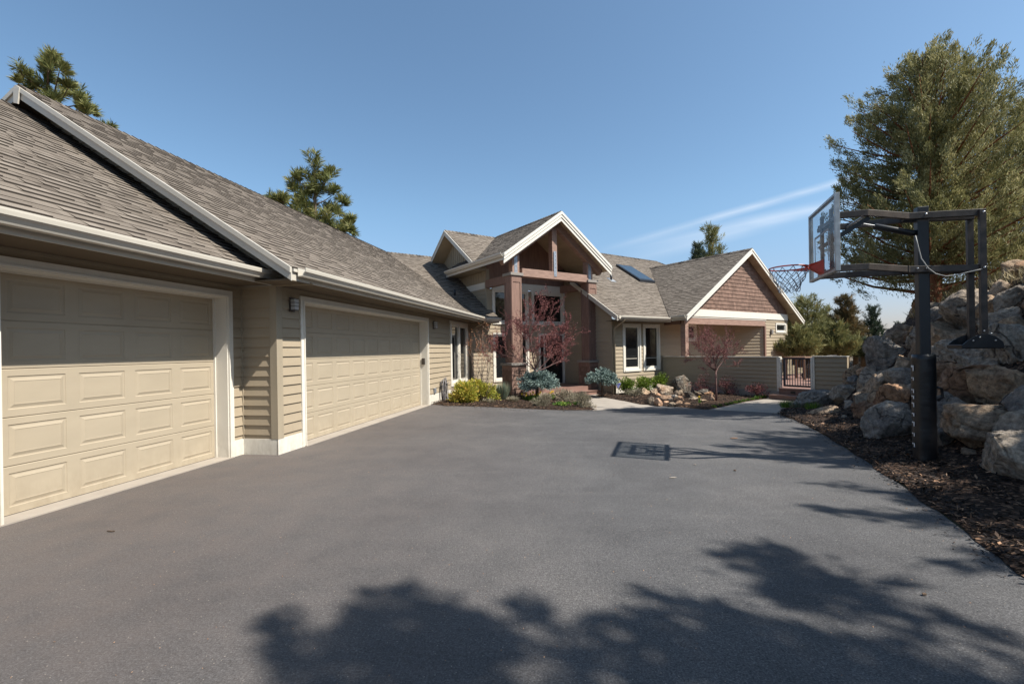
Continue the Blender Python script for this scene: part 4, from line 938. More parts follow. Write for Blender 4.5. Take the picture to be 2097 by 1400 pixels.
hb('board_bracket', 'black_metal', lambda b: (b.b3(BX + .03, BX + .055, -.34, .34, 3.0, 3.05), b.b3(BX + .03, BX + .055, -.34, .34, 2.38, 2.44)), bb)
RX, RZ, RR = BX - .385, 2.505, .225
def rimf(b):
    b.tube([(RX + RR * math.cos(a), RR * math.sin(a), RZ) for a in np.linspace(0, 2 * PI, 49)], .009, 8, caps=False)
    b.prism([(BX - .0, -.10, RZ + .075), (BX - .16, -.035, RZ + .03), (BX - .16, -.035, RZ - .005), (BX, -.07, RZ - .11)], (0, .0, .0)) if 0 else None
    b.hexa([(BX - .015, -.085, RZ - .105), (BX - .015, .085, RZ - .105), (BX - .17, .03, RZ - .012), (BX - .17, -.03, RZ - .012), (BX - .015, -.085, RZ + .07), (BX - .015, .085, RZ + .07), (BX - .17, .06, RZ + .02), (BX - .17, -.06, RZ + .02)])
    for sg in (-1, 1):
        A_ = [(RX + (RR + .0) * math.cos(a), sg * (RR) * math.sin(a)) for a in np.linspace(.12, 1.25, 9)]; B_ = [(RX + (RR * .98 + .0) * math.cos(a), sg * RR * .98 * math.sin(a)) for a in np.linspace(.12, 1.25, 9)]
        for i in range(8):
            h0, h1 = .05 * (1 - i / 8) + .008, .05 * (1 - (i + 1) / 8) + .008
            b.hexa([(*B_[i], RZ - h0), (*A_[i], RZ - h0), (*A_[i + 1], RZ - h1), (*B_[i + 1], RZ - h1), (*B_[i], RZ + .004), (*A_[i], RZ + .004), (*A_[i + 1], RZ + .004), (*B_[i + 1], RZ + .004)])
    b.hexa([(BX - .15, -.045, RZ - .02), (BX - .15, .045, RZ - .02), (RX + RR * .99, .03, RZ - .01), (RX + RR * .99, -.03, RZ - .01), (BX - .15, -.05, RZ + .018), (BX - .15, .05, RZ + .018), (RX + RR * .99, .05, RZ + .008), (RX + RR * .99, -.05, RZ + .008)])
rim = hb('rim', 'orange', rimf, smooth=False)
def netf(b):
    n = 12; lv = [(0, RR), (.07, RR * .93), (.13, RR * .80), (.18, RR * .66), (.225, RR * .57), (.265, RR * .52), (.30, RR * .50)]
    def q(k, i, off=0): z, r_ = lv[i]; a = 2 * PI * (k + off) / n; return (RX + r_ * math.cos(a) + .01 * math.sin(k * 3.1 + i), r_ * math.sin(a), RZ - z - .012 + .006 * math.sin(k * 2.3 + i))
    for k in range(n):
        for i in range(len(lv) - 1):
            o = (i % 2) * .5
            for d in (-.5, .5): b.tube([q(k, i, o), tuple((np.array(q(k, i, o)) + np.array(q(k, i + 1, o + d))) / 2 + np.array([0, 0, -.004])), q(k, i + 1, o + d)], .0042, 5, caps=False)
hb('net', 'cord', netf, rim, smooth=True)

# ------------------------------------------------------------------ boulders
def boulder(name, label, c, w, d, h, m, seed, group=None, sub=4, rough=1., tilt=0., cat='boulder', cuts=11):
    bm = bmesh.new(); bmesh.ops.create_icosphere(bm, subdivisions=sub, radius=1)
    rg = random.Random(seed); cuts = [(Vector((rg.gauss(0, 1), rg.gauss(0, 1), rg.gauss(0, .8))).normalized(), rg.uniform(.46, .80)) for _ in range(cuts + 3)]
    off = Vector((rg.uniform(0, 90), rg.uniform(0, 90), rg.uniform(0, 90)))
    for v in bm.verts:
        p = v.co.copy()
        for n_, dd in cuts:
            e = p.dot(n_) - dd
            if e > 0: p -= n_ * e * .97
        p *= 1.34
        p += p.normalized() * (.10 * noise.noise(p * 1.3 + off) + .06 * rough * noise.noise(p * 3.1 + off) + .05 * rough * noise.noise(p * 7 + off) + .035 * rough * noise.noise(p * 13 + off) + .018 * rough * noise.noise(p * 29 + off))
        cr = abs(noise.noise(p * 1.9 - off)); p -= p.normalized() * .07 * max(0, 1 - cr * 9)
        v.co = Vector((p.x * w / 2, p.y * d / 2, p.z * h / 2))
    me = bpy.data.meshes.new(name); bm.to_mesh(me); bm.free(); me.materials.append(M[m]); me.polygons.foreach_set('use_smooth', [True] * len(me.polygons))
    o = bpy.data.objects.new(name, me); COL.objects.link(o); o.location = tuple(float(x) for x in c)
    o.rotation_euler = (rg.uniform(-.3, .3), tilt, rg.uniform(0, 0.6))
    return tag(o, label, cat, group)
BR = [  # u, v, width px, height px, material, label
 (1700, 777, 80, 66, 'rock_lich', 'rounded dark boulder with a bright cracked face right of the gate, under the short wall'),
 (1672, 822, 78, 52, 'rock_grey', 'smooth grey boulder at the foot of the gate steps'),
 (1734, 811, 50, 36, 'rock_grey', 'low grey boulder tucked between the smooth grey one and the mulch slope'),
 (1750, 770, 46, 66, 'rock_tan', 'upright tan boulder directly right of the dark rounded one by the short wall'),
 (1751, 734, 44, 44, 'rock_lich', 'bright pitted rock at the end of the short low wall'),
 (1781, 735, 54, 56, 'rock_grey', 'shadowed dark boulder on the skyline beside the bright pitted rock'),
 (1822, 733, 72, 88, 'rock_grey', 'large pale grey boulder standing highest left of the pole'),
 (1779, 783, 40, 58, 'rock_grey', 'narrow upright grey boulder in the middle of the far bank'),
 (1795, 801, 44, 56, 'rock_tan', 'leaning pale boulder next to the narrow upright grey one'),
 (1786, 839, 54, 40, 'rock_rust', 'slanting rusty slab half buried in black mulch'),
 (1693, 845, 54, 26, 'rock_tan', 'flat pale slab lying in the mulch below the smooth grey boulder'),
 (1741, 833, 24, 26, 'rock_grey', 'small grey stone in the mulch between the two slabs'),
 (1731, 857, 16, 12, 'rock_grey', 'tiny grey stone lowest in the mulch near the driveway edge'),
 (1804, 866, 28, 32, 'rock_grey', 'small pointed bluish stone in the dark mulch left of the pole'),
 (1843, 815, 74, 76, 'rock_rust', 'big rusty brown boulder left of the pole pad at mid height'),
 (1838, 879, 84, 84, 'rock_grey', 'big grey boulder resting on the mulch just left of the pole pad'),
 (1860, 762, 48, 66, 'rock_tan', 'tan boulder directly behind the top of the pole pad'),
 (1937, 774, 74, 64, 'rock_rust', 'brown boulder just right of the upper pole pad'),
 (1955, 858, 112, 120, 'rock_grey', 'largest flat-faced grey boulder at the base right of the pole pad'),
 (2003, 797, 108, 116, 'rock_rust', 'tall pitted brown boulder right of the pole, second row'),
 (2062, 795, 100, 100, 'rock_tan', 'grey brown boulder at the right picture edge above the long ledge rock'),
 (2040, 886, 170, 78, 'rock_tan', 'long ledge-shaped rock low on the right with mulch on its back'),
 (2085, 958, 120, 110, 'rock_grey', 'nearest boulder in the bottom right corner of the bank'),
 (1935, 705, 86, 76, 'rock_tan', 'warm tan boulder behind the pole above the pad'),
 (2005, 722, 110, 62, 'rock_grey', 'dark boulder right under the hanging counterweight'),
 (2092, 712, 84, 104, 'rock_grey', 'smooth boulder at the right edge level with the counterweight'),
 (2018, 640, 104, 76, 'rock_grey', 'wide grey outcrop behind the rear tubes of the hoop'),
 (1948, 655, 72, 44, 'rock_grey', 'grey rock at the foot of the big juniper trunk, right side'),
 (2082, 612, 66, 58, 'rock_grey', 'highest rock at the right edge under the dry grass'),
 (1862, 682, 54, 44, 'rock_tan', 'small pale rock just left of the juniper trunk'),
 (1842, 700, 40, 34, 'rock_lich', 'small speckled rock on the skyline left of the pole'),
 (1892, 730, 50, 54, 'rock_tan', 'tan rock hidden mostly by the pole'),
 (1905, 800, 50, 60, 'rock_grey', 'grey rock directly behind the pole pad'),
 (1898, 690, 60, 40, 'rock_grey', 'low rock in front of the juniper trunk'),
 (2070, 665, 66, 60, 'rock_grey', 'dark rock between the outcrop and the right picture edge'),
 (1812, 785, 40, 46, 'rock_tan', 'brown rock in the shade under the large pale grey boulder'),
 (1925, 905, 50, 34, 'rock_grey', 'low grey stone at the pad side of the flat-faced boulder'),
 (2000, 900, 50, 40, 'rock_grey', 'small stone under the left end of the long ledge rock'),
]
for i, (u, v, w, h, m, lb) in enumerate(BR):
    p = hit(u, v + h * .22); k = p[1] / FPX; W_, H_ = w * k * 1.08, h * k * 1.12
    boulder('boulder', lb, (p[0] + .10 * W_, p[1] + .16 * W_, p[2] + .12 * H_), W_, W_ * .95, H_, m, 100 + i, sub=5)
FILL = [(1765, 812, 26, 22, 'small tan stone wedged under the narrow upright grey boulder'), (1816, 838, 30, 24, 'small grey stone left of the big rusty boulder foot'), (1872, 800, 30, 28, 'fist-sized brown stone against the left edge of the pole pad'), (1975, 755, 34, 26, 'small stone between the warm tan and the tall pitted boulder'), (2035, 752, 40, 30, 'small stone right below the counterweight'), (2090, 850, 40, 40, 'stone at the right edge above the nearest boulder'), (1968, 690, 36, 26, 'small grey stone left of the counterweight tubes'), (1715, 755, 26, 20, 'small stone on top of the rounded dark boulder'), (1765, 757, 24, 20, 'little stone in the gap below the skyline boulder'), (1990, 930, 34, 22, 'small stone at the mulch edge under the ledge rock')]
for i, (u, v, w, h, lb) in enumerate(FILL):
    p = hit(u, v + h * .2); k = p[1] / FPX; boulder('boulder', lb, (p[0], p[1], p[2] + h * k * .2), w * k * 1.1, w * k, h * k * 1.1, ('rock_tan', 'rock_grey', 'rock_rust')[i % 3], 900 + i)
rr_ = random.Random(4)
for i in range(52):
    y = rr_.uniform(4.6, 13.0); d = rr_.uniform(-.05, 2.7); x = xb(y) + d; s_ = rr_.uniform(.24, .52)
    if (x - 4.94) ** 2 + (y - 5.55) ** 2 < .5: continue
    boulder('infill_rock', 'smaller angular rock packed into the gaps between the big boulders of the bank', (x, y, hgt(x, y) + s_ * .16), s_ * 1.2, s_, s_ * .85, ('rock_tan', 'rock_grey', 'rock_grey', 'rock_tan', 'rock_rust')[i % 5], 1200 + i, group='small rocks packed between the boulders', cat='rock')
for i, (x, y, s_) in enumerate([(6.4, 3.6, .9), (5.9, 2.4, .8), (6.9, 2.2, 1.0)]):
    boulder('boulder', ['boulder outside the right edge beside the nearest one', 'boulder by the camera at the foot of the bank', 'boulder upslope of the camera on the bank'][i], (x, y, hgt(x, y) + .15), s_, s_, s_ * .8, 'rock_grey', 300 + i)
RK = [
 (1360, 801, 31, 21, 'rock_tan', 'smooth tan rounded rock in front of the right round green shrub'), (1399, 792, 40, 30, 'rock_lich', 'biggest dark lichen-covered rock on top of the garden rock pile'),
 (1396, 777, 16, 9, 'rock_orange', 'small orange cap stone on top of the biggest lichen rock'), (1414, 788, 17, 20, 'rock_grey', 'grey stone leaning on the right side of the biggest lichen rock'),
 (1341, 806, 15, 14, 'rock_tan', 'narrow tan stone left of the smooth rounded rock'), (1324, 804, 18, 13, 'rock_tan', 'leftmost brownish stone of the garden rock pile'),
 (1439, 791, 23, 13, 'rock_orange', 'orange flat stone high on the right of the rock pile'), (1428, 797, 13, 9, 'rock_grey', 'pale grey stone under the orange flat stone'),
 (1442, 804, 22, 13, 'rock_lich', 'speckled stone in the middle right of the rock pile'), (1462, 799, 20, 14, 'rock_grey', 'grey stone just left of the thin tree trunk'),
 (1391, 808, 18, 16, 'rock_tan', 'rough pale stone below the biggest lichen rock'), (1417, 811, 20, 15, 'rock_lich', 'dark lichen stone at the centre foot of the pile'),
 (1432, 808, 16, 12, 'rock_lich', 'lichen stone beside the long driftwood-like stone'), (1456, 807, 16, 11, 'rock_rust', 'rusty stone at the right foot of the pile'),
 (1460, 818, 14, 14, 'rock_orange', 'orange stone at the base of the thin tree'), (1350, 826, 17, 13, 'rock_orange', 'large orange stone at the asphalt edge'),
 (1332, 822, 15, 14, 'rock_lich', 'dark stone with an orange rim at the asphalt edge, leftmost'), (1341, 826, 9, 11, 'rock_tan', 'thin slanted stone beside the large orange one'),
 (1366, 825, 12, 8, 'rock_orange', 'small orange stone between the large orange and the cream stone'), (1379, 829, 15, 10, 'rock_tan', 'cream coloured stone touching the asphalt'),
 (1370, 812, 21, 11, 'rock_lich', 'dark flat stone below the smooth rounded rock'), (1351, 811, 16, 7, 'rock_orange', 'thin orange slab under the smooth rounded rock'),
 (1393, 826, 15, 9, 'rock_rust', 'brown stone right of the cream coloured one'), (1400, 821, 13, 7, 'rock_orange', 'little orange stone above the brown one'),
 (1352, 817, 13, 7, 'rock_lich', 'low dark stone above the large orange stone'), (1383, 815, 12, 8, 'rock_grey', 'grey stone in the centre hollow of the pile'),
 (1411, 829, 12, 6, 'rock_rust', 'low rusty stone near the asphalt on the right side'), (1440, 822, 18, 8, 'rock_tan', 'pale slab beside the single yellow flower'),
 (1424, 818, 22, 6, 'rock_grey', 'long thin grey stone lying across the front of the pile'), (1375, 820, 10, 7, 'rock_grey', 'little grey stone above the small orange one'),
 (1143, 818, 15, 9, 'rock_tan', 'flat pale stepping stone beside the porch steps'), (1450, 797, 12, 9, 'rock_lich', 'mottled stone behind the grey one at the right of the pile')]
for i, (u, v, w, h, m, lb) in enumerate(RK):
    p = hit(u, min(v + h * .45, 838), 8); k = p[1] / FPX; zz = CAMH + p[1] * pray(u, v)[2]
    boulder('garden_rock', lb, (p[0], p[1] + .1, max(p[2], zz)), w * k * 1.12, w * k * .9, h * k * 1.25, m, 500 + i, sub=4, rough=1.5, cat='rock')
# mound that carries the pile
pm = hit(1400, 822, 8); boulder('garden_rock', 'broad dark buried rock carrying the garden rock pile', (pm[0] + .1, pm[1] + .9, pm[2] - .12), 1.5, .9, .55, 'rock_rust', 777, cat='rock')

# ------------------------------------------------------------------ plants
def cloud(c, rad, n):                      # random points in an ellipsoid, denser at the surface
    d = rdir(n); r = RNG.random(n) ** .38; return np.array(c) + d * r[:, None] * np.array(rad), d
def bush(name, label, cat, loc, rad, n, m, ln, wd, up=.4, group=None, lobes=9, stem=None, low=.15, base=None):
    t = thing(name, label, cat, (loc[0], loc[1], loc[2]), 0, group); P = []; Dn = []; Rn = []
    L_ = [(RNG.normal(size=3) * np.array(rad) * .38 + np.array([0, 0, rad[2] * (1 + (base or 0))]), RNG.uniform(.42, .68)) for _ in range(lobes)]
    for c, s_ in L_:
        p, d = cloud(c, np.array(rad) * s_, n // lobes); P.append(p); Dn.append(d); Rn.append(np.full(len(p), RNG.uniform(-.15, .15)))
    P = np.concatenate(P); D = np.concatenate(Dn); rr = np.concatenate(Rn); k = P[:, 2] > low * rad[2] + (base or 0) * rad[2]; P, D, rr = P[k], D[k], rr[k]
    D = unit(D + rdir(len(P)) * .7 + np.array([0, 0, up])); rn = RNG.random(len(P)) * .75 + .12 + rr
    quads('foliage', P, D, sidev(D), ln * RNG.uniform(.6, 1.3, len(P)), wd * RNG.uniform(.7, 1.3, len(P)), rn, m, t)
    mb = MB()
    for _ in range(10 if not stem else 1):
        if stem: mb.tube([(0, 0, -.05), (.01, .01, rad[2] * (base or .5)), (0, 0, rad[2] * (1 + (base or 0)))], [stem, stem * .9, stem * .5], 8)
        else: a = random.uniform(0, 6.3); q = random.uniform(.3, .8); mb.tube([(0, 0, -.03), (rad[0] * q * .5 * math.cos(a), rad[1] * q * .5 * math.sin(a), rad[2] * .7), (rad[0] * q * math.cos(a), rad[1] * q * math.sin(a), rad[2] * 1.4)], [.012, .008, .003], 5)
    mb.build('stem', 'bark', t, smooth=True, world=False); return t
def gp(u, v, y0=3): return hit(u, v, y0)
def size(p): return p[1] / FPX
def vplane(u, fr, axis, c):
    r = pray(u, 805); n = fr.t if axis == 't' else fr.s; k = float((fr.o + n * c) @ n) / float(r @ n); x, y = r[0] * k, r[1] * k; return np.array([x, y, hgt(x, y) + .03])
p = gp(958, 826, 9); k = size(p)
bush('leafy_shrub', 'yellow-green leafy shrub with orange tips against the garage end', 'shrub', p, (.47, .42, .36), 4200, 'euon', .085, .030, .5, lobes=12)
p2 = p + np.array([.42, .45, -.02]); bush('leafy_shrub', 'second yellow-green shrub merging with the first, nearer the timber column', 'shrub', p2, (.42, .36, .37), 3200, 'euon', .08, .028, .5, lobes=10)
def blades(name, label, cat, loc, n, h, spread, m, wd=.006, lean=.5, group=None, parent=None, rn=None):
    a = RNG.random(n) * 2 * PI; r0 = RNG.random(n) ** .6 * spread * .35; P = np.stack([r0 * np.cos(a), r0 * np.sin(a), np.zeros(n)], 1)
    le = RNG.random(n) * lean; a2 = a + RNG.normal(size=n) * .5; D = unit(np.stack([le * np.cos(a2), le * np.sin(a2), np.ones(n)], 1))
    S = np.stack([-np.sin(a2), np.cos(a2), np.zeros(n)], 1); o = quads(name, P, D, S, h * RNG.uniform(.5, 1.05, n), wd, RNG.random(n) if rn is None else rn, m, parent)
    if parent is None: o.location = tuple(float(x) for x in loc); tag(o, label, cat, group)
    return o
def tuft(name, label, cat, u, v, n, h, spread, m, wd=.006, lean=.6, group=None, y0=9):
    p = gp(u, v, y0); return blades(name, label, cat, p, n, h, spread, m, wd, lean, group)
tuft('fescue_clump', 'blue-green spiky grass clump left of the timber column base', 'grass clump', 1029, 820, 900, .62, .35, 'fescue', .010, .62)
tuft('dry_grass_clump', 'small straw-coloured dry clump between the shrub and the blue grass', 'grass clump', 1000, 826, 500, .20, .5, 'lav', .008, 1.3)
tuft('dry_grass_clump', 'small straw-coloured dry clump in front of the column base shadow', 'grass clump', 1052, 824, 500, .24, .4, 'lav', .008, 1.1)
for u, v, rx, hh, lb in ((1113, 833, .33, .20, 'brown lavender mound at the left of three beside the walk'), (1160, 829, .48, .28, 'largest grey-brown lavender mound in the middle beside the walk'), (1192, 836, .32, .20, 'greenish brown lavender mound nearest the walkway tip')):
    p = gp(u, v, 9); bush('lavender', lb, 'shrub', p, (rx, rx * .8, hh), 2600, 'lav', .07, .010, 1.2, 'lavender mounds', lobes=7)
for u, v, lb in ((1145, 832, 'fresh green sprout between the lavender mounds, left one'), (1158, 833, 'fresh green sprout between the lavender mounds, right one'), (1182, 831, 'fresh green sprout at the rear edge of the right lavender mound')):
    p = gp(u, v, 9); bush('green_sprout', lb, 'plant', p, (.16, .14, .07), 260, 'green', .06, .03, .3, lobes=4)
# daffodils
def daffodils(label, u, v, n, spread, y0=9):
    p = gp(u, v, y0); t = thing('daffodils', label, 'flowers', p, 0)
    blades('leaves', '', '', p, n * 14, .30, spread * 2.2, 'green', .016, .45, parent=t)
    m2 = MB()
    for i in range(n):
        a = random.uniform(0, 6.3); q = spread * math.sqrt(random.random()) * .9; x, y, z = q * math.cos(a), q * math.sin(a) * .7, random.uniform(.22, .34)
        m2.tube([(x * .8, y * .8, 0), (x, y, z)], .004, 4)
        mb = MB()
        for j in range(6):
            b = j * PI / 3; mb.face([(x, y - .01, z), (x + .02 * math.cos(b - .4), y - .02, z + .02 * math.sin(b - .4)), (x + .042 * math.cos(b), y - .015, z + .042 * math.sin(b)), (x + .02 * math.cos(b + .4), y - .02, z + .02 * math.sin(b + .4))])
        mb.tube([(x, y - .01, z), (x, y - .045, z)], [.012, .018], 7); mb.build('flower', 'yellow', t, world=False)
    m2.build('stem', 'green', t, world=False)
daffodils('clump of yellow daffodils at the foot of the red-budded tree by the porch', 1090, 822, 16, .42)
daffodils('few yellow daffodils at the left end of the porch step', 1131, 820, 5, .16)
daffodils('single yellow daffodil in front of the garden rock pile', 1432, 829, 1, .06)
# dwarf blue spruces grafted on a stem
def spruce(label, u, tt, rx, rz, cz, n=9000):
    p = vplane(u, FL, 't', tt); t = thing('dwarf_spruce', label, 'shrub', p, 0, 'round blue dwarf spruces beside the porch steps'); c = np.array([0, 0, cz]); K_ = 130
    d = rdir(K_); d[:, 2] = np.abs(d[:, 2]) * 1.1 - .45; d = unit(d); tips = c + d * np.array([rx, rx, rz]) * RNG.uniform(.8, 1.12, (K_, 1))
    P = []; D = []; rn = []
    for i in range(K_):
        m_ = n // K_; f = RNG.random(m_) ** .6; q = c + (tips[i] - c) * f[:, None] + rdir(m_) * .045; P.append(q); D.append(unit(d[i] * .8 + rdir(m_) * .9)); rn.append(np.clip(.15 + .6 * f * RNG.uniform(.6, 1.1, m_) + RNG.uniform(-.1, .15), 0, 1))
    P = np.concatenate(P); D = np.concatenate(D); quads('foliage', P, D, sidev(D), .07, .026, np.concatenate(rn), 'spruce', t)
    mb = MB(); mb.tube([(0, 0, -.05), (.01, 0, cz)], [.035, .03], 8)
    for i in range(0, K_, 5): mb.tube([tuple(c), tuple(c + (tips[i] - c) * .8)], [.012, .004], 5)
    mb.build('trunk', 'bark', t, world=False, smooth=True)
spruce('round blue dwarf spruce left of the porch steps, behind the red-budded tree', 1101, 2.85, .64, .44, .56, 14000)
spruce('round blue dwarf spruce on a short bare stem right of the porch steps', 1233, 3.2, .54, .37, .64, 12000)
for u, v, s_, lb in ((1284, 3.35, .30, 'left round bright green shrub under the tall windows'), (1317, 3.30, .33, 'middle round bright green shrub under the tall windows'), (1350, 3.25, .33, 'right round bright green shrub at the corner of the low wall')):
    p = vplane(u, FL, 't', v); bush('boxwood', lb, 'shrub', p, (s_, s_ * .9, s_ * .95), 2800, 'boxleaf', .055, .030, .5, 'round green shrubs under the tall windows', lobes=12)
for u, v, rx, rz, lb in ((1440, 6.2, .50, .30, 'dark red barberry shrub behind the rock pile'), (1488, 6.25, .42, .28, 'dark red barberry shrub right of the thin tree trunk'), (1551, 6.25, .36, .26, 'dark red barberry shrub nearest the gate along the low wall'), (1297, 3.9, .28, .16, 'small brown twiggy shrub in front of the left green shrubs')):
    p = vplane(u, FL, 's' if u != 1297 else 't', v); bush('barberry', lb, 'shrub', p, (rx, rx * .8, rz), 1500, 'barb' if u != 1297 else 'lav', .04, .016, .8, 'dark red barberry shrubs', lobes=8)
# fresh sprouts along the second walk
spr = [(1462, 836), (1475, 833.5), (1488, 831), (1497, 829), (1506, 827), (1514, 825.5), (1523, 823.8), (1532, 822), (1541, 820.5), (1550, 819), (1559, 817.5), (1566, 815.5)]
for i, (u, v) in enumerate(spr):
    tuft('green_sprout', None, None, u, v - 1, 80, .10 + .05 * (i > 8), .16, 'green', .016, .9)
    o = bpy.context.scene.collection.objects[-1]; tag(o, 'small bright green sprout in the row edging the second walk', 'plant', 'row of green sprouts along the second walk')
tuft('green_grass_clump', 'green grass clump where the second walk meets the rock bank', 'grass clump', 1614, 836, 500, .26, .5, 'green', .008, .9)
tuft('dry_grass_clump', 'olive and straw grass clump at the foot of the smooth grey boulder', 'grass clump', 1636, 838, 500, .26, .5, 'fescue', .008, .9)
tuft('green_grass_clump', 'green grass clump growing against the smooth grey boulder', 'grass clump', 1664, 842, 300, .24, .4, 'green', .007, .6)
# ---- bare-limbed red-budded trees
def budtree(name, label, cat, loc, H_, R_, fork, trunk, n0, mat_b, mat_l, leafs=9, seed=1, group=None, stems=1, lsz=(.030, .016), lean=.9, depth=4, up=.25, tw=1.):
    rg = random.Random(seed); t = thing(name, label, cat, loc, 0, group); br = MB(); tips = []
    def grow(p, d, L_, r, lev):
        pts = [p]; rr = [r]; q = Vector(p); dd = Vector(d)
        for i in range(4):
            dd = (dd + Vector((rg.gauss(0, .13), rg.gauss(0, .13), rg.gauss(0, .08) + .03))).normalized(); q = q + dd * L_ / 4; pts.append(q.copy()); rr.append(r * (1 - .16 * (i + 1)))
            if lev >= 2: tips.append((q.copy(), dd.copy(), lev))
        br.tube(pts, rr, 7 if lev < 2 else 4, caps=False)
        if lev < depth:
            for i in range(n0 if lev == 0 else rg.choice((2, 3, 3))):
                f = rg.uniform(.35, 1.) if lev else rg.uniform(.8, 1.); k = min(3, int(f * 4)); st = pts[k].lerp(pts[k + 1], f * 4 - k) if k < 4 else pts[-1]
                ang = rg.uniform(.35, .95) * lean; az = rg.uniform(0, 6.283); o = dd.orthogonal().normalized(); o = Matrix.Rotation(az, 3, dd) @ o
                nd = (dd * math.cos(ang) + o * math.sin(ang) + Vector((0, 0, up * .5))).normalized()
                grow(st, nd, L_ * rg.uniform(.55, .85), max(.0021 * tw, rr[k] * rg.uniform(.38, .58)), lev + 1)
    if stems == 1:
        q0 = Vector((0, 0, -.1)); q1 = Vector((rg.uniform(-.03, .03), 0, fork)); br.tube([q0, q1 * .5, q1], [trunk * 1.1, trunk * .95, trunk * .9], 9)
        for i in range(n0):
            a = 2 * PI * i / n0 + rg.uniform(-.4, .4); an = rg.uniform(.35, 1.25) * (0 if i == 0 else 1); d = Vector((math.sin(an) * math.cos(a), math.sin(an) * math.sin(a), math.cos(an)))
            hgt_ = (H_ - fork) * (.62 if i == 0 else .50) ; grow(q1 + Vector((0, 0, -.05 + .02 * i)), d, hgt_ * .85, trunk * .5, 1)
    else:
        for i in range(stems):
            a = rg.uniform(0, 6.3); d = Vector((.22 * math.cos(a), .22 * math.sin(a), 1)).normalized(); grow(Vector((.06 * math.cos(a), .06 * math.sin(a), -.05)), d, H_ * rg.uniform(.5, .75), trunk, 1)
    # keep twigs inside the crown
    vv = np.array(br.v); mid = np.array([0, 0, fork + (H_ - fork) * .5]); e = (vv - mid) / np.array([R_, R_, (H_ - fork) * .56]); rad_ = np.linalg.norm(e, axis=1); k = (rad_ > 1) & (vv[:, 2] > fork); f = np.where(k, 1 / np.maximum(rad_, 1) ** .75, 1)
    br.v = [tuple(x) for x in mid + (vv - mid) * f[:, None]]
    br.build('trunk', mat_b, t, world=False, smooth=True)
    P = np.array([np.array(q) for q, d, l in tips]); Dd = np.array([np.array(d) for q, d, l in tips])
    e = (P - mid) / np.array([R_, R_, (H_ - fork) * .56]); rad_ = np.linalg.norm(e, axis=1); P = mid + (P - mid) * (1 / np.maximum(rad_, 1) ** .75)[:, None]
    P = np.repeat(P, leafs, 0); Dd = np.repeat(Dd, leafs, 0); N = len(P); P = P + Dd * RNG.uniform(-.13, .05, (N, 1)) + RNG.normal(size=(N, 3)) * .012
    D = unit(Dd * .6 + rdir(N)); quads('buds', P, D, sidev(D), lsz[0] * RNG.uniform(.5, 1.3, N), lsz[1], RNG.random(N), mat_l, t)
    return t
p = gp(1099, 822, 9); budtree('flowering_plum_tree', 'small tree full of dark red buds in front of the porch between the timber columns', 'tree', p, 3.6, 1.95, .98, .036, 9, 'bark_plum', 'plum', 8, 3, lsz=(.036, .017), depth=5)
p = gp(1467, 824, 9); budtree('flowering_plum_tree', 'small sparse red-budded tree rising behind the garden rocks in front of the low wall', 'tree', p, 2.55, 1.25, .95, .030, 9, 'bark_plum', 'plum', 4, 11, lsz=(.030, .014), depth=5, up=.1)
p = gp(985, 812, 9); budtree('young_birch', 'slim multi-stemmed young tree with orange twigs beside the downspout', 'tree', (p[0], p[1] + .3, p[2]), 2.3, .50, .3, .014, 4, 'bark_pale', 'orangebud', 5, 5, stems=7, lsz=(.035, .016), lean=.6, depth=3)
# ---- hose on its hanger
hs = thing('garden_hose', 'grey garden hose coiled on a hanger at the end of the garage wall', 'hose', FA.p(7.1, .12, 0))
mb = MB()
for i in range(11):
    o_ = .03 + .012 * i; w = .10 + .012 * (i % 4); b_ = -.02 + .03 * (i % 3)
    q = FA.p(7.10 + .01 * (i % 3), .05 + o_, 0); pts = []
    for a in np.linspace(0, 2 * PI, 22): pts.append(tuple(q + FA.s * (w * math.sin(a)) + np.array([0, 0, .31 + (.30 + .01 * i) * math.cos(a) - b_]) + FA.t * (.02 * math.sin(2 * a + i))))
    mb.tube(pts, .0125, 6, caps=False)
mb.tube([tuple(FA.p(7.12, .16, .56)), tuple(FA.p(7.2, .22, .52)), tuple(FA.p(7.28, .22, .55))], .014, 7); mb.build('coil', 'hose', hs, smooth=True)
mb = MB(); mb.tube([FA.p(7.1, .02, .55), FA.p(7.1, .2, .56), FA.p(7.1, .21, .62)], .014, 7); mb.build('hanger', 'black_metal', hs)
# ---- security yard sign
p = gp(1266, 812, 9); sg = thing('yard_sign', 'blue and white triangular yard sign on a stake beside the right blue spruce', 'sign', p)
mb = MB(); mb.b3(-.008, .008, -.004, .004, -.05, .34); mb.build('stake', 'alu', sg, world=False)
def tri(b, s_, y, z, t_=.006):
    b.prism([(-s_, y, z + s_ * .95), (s_, y, z + s_ * .95), (s_ * .22, y, z - s_ * .85), (-s_ * .22, y, z - s_ * .85)], (0, t_, 0))
mb = MB(); tri(mb, .105, -.012, .40); mb.build('sign_border', 'white', sg, world=False); mb = MB(); tri(mb, .092, -.016, .40, .004); pl = mb.build('sign_plate', 'blue', sg, world=False)
mb = MB()
for x0, z0, w, h in ((-.055, .44, .03, .008), (-.05, .42, .008, .03), (-.015, .42, .008, .03), (.0, .44, .03, .008), (.03, .42, .008, .03), (-.04, .385, .08, .007), (-.03, .365, .06, .006), (-.012, .335, .024, .012)): mb.b3(x0, x0 + w, -.018, -.0165, z0, z0 + h)
mb.build('lettering', 'white', sg, world=False)

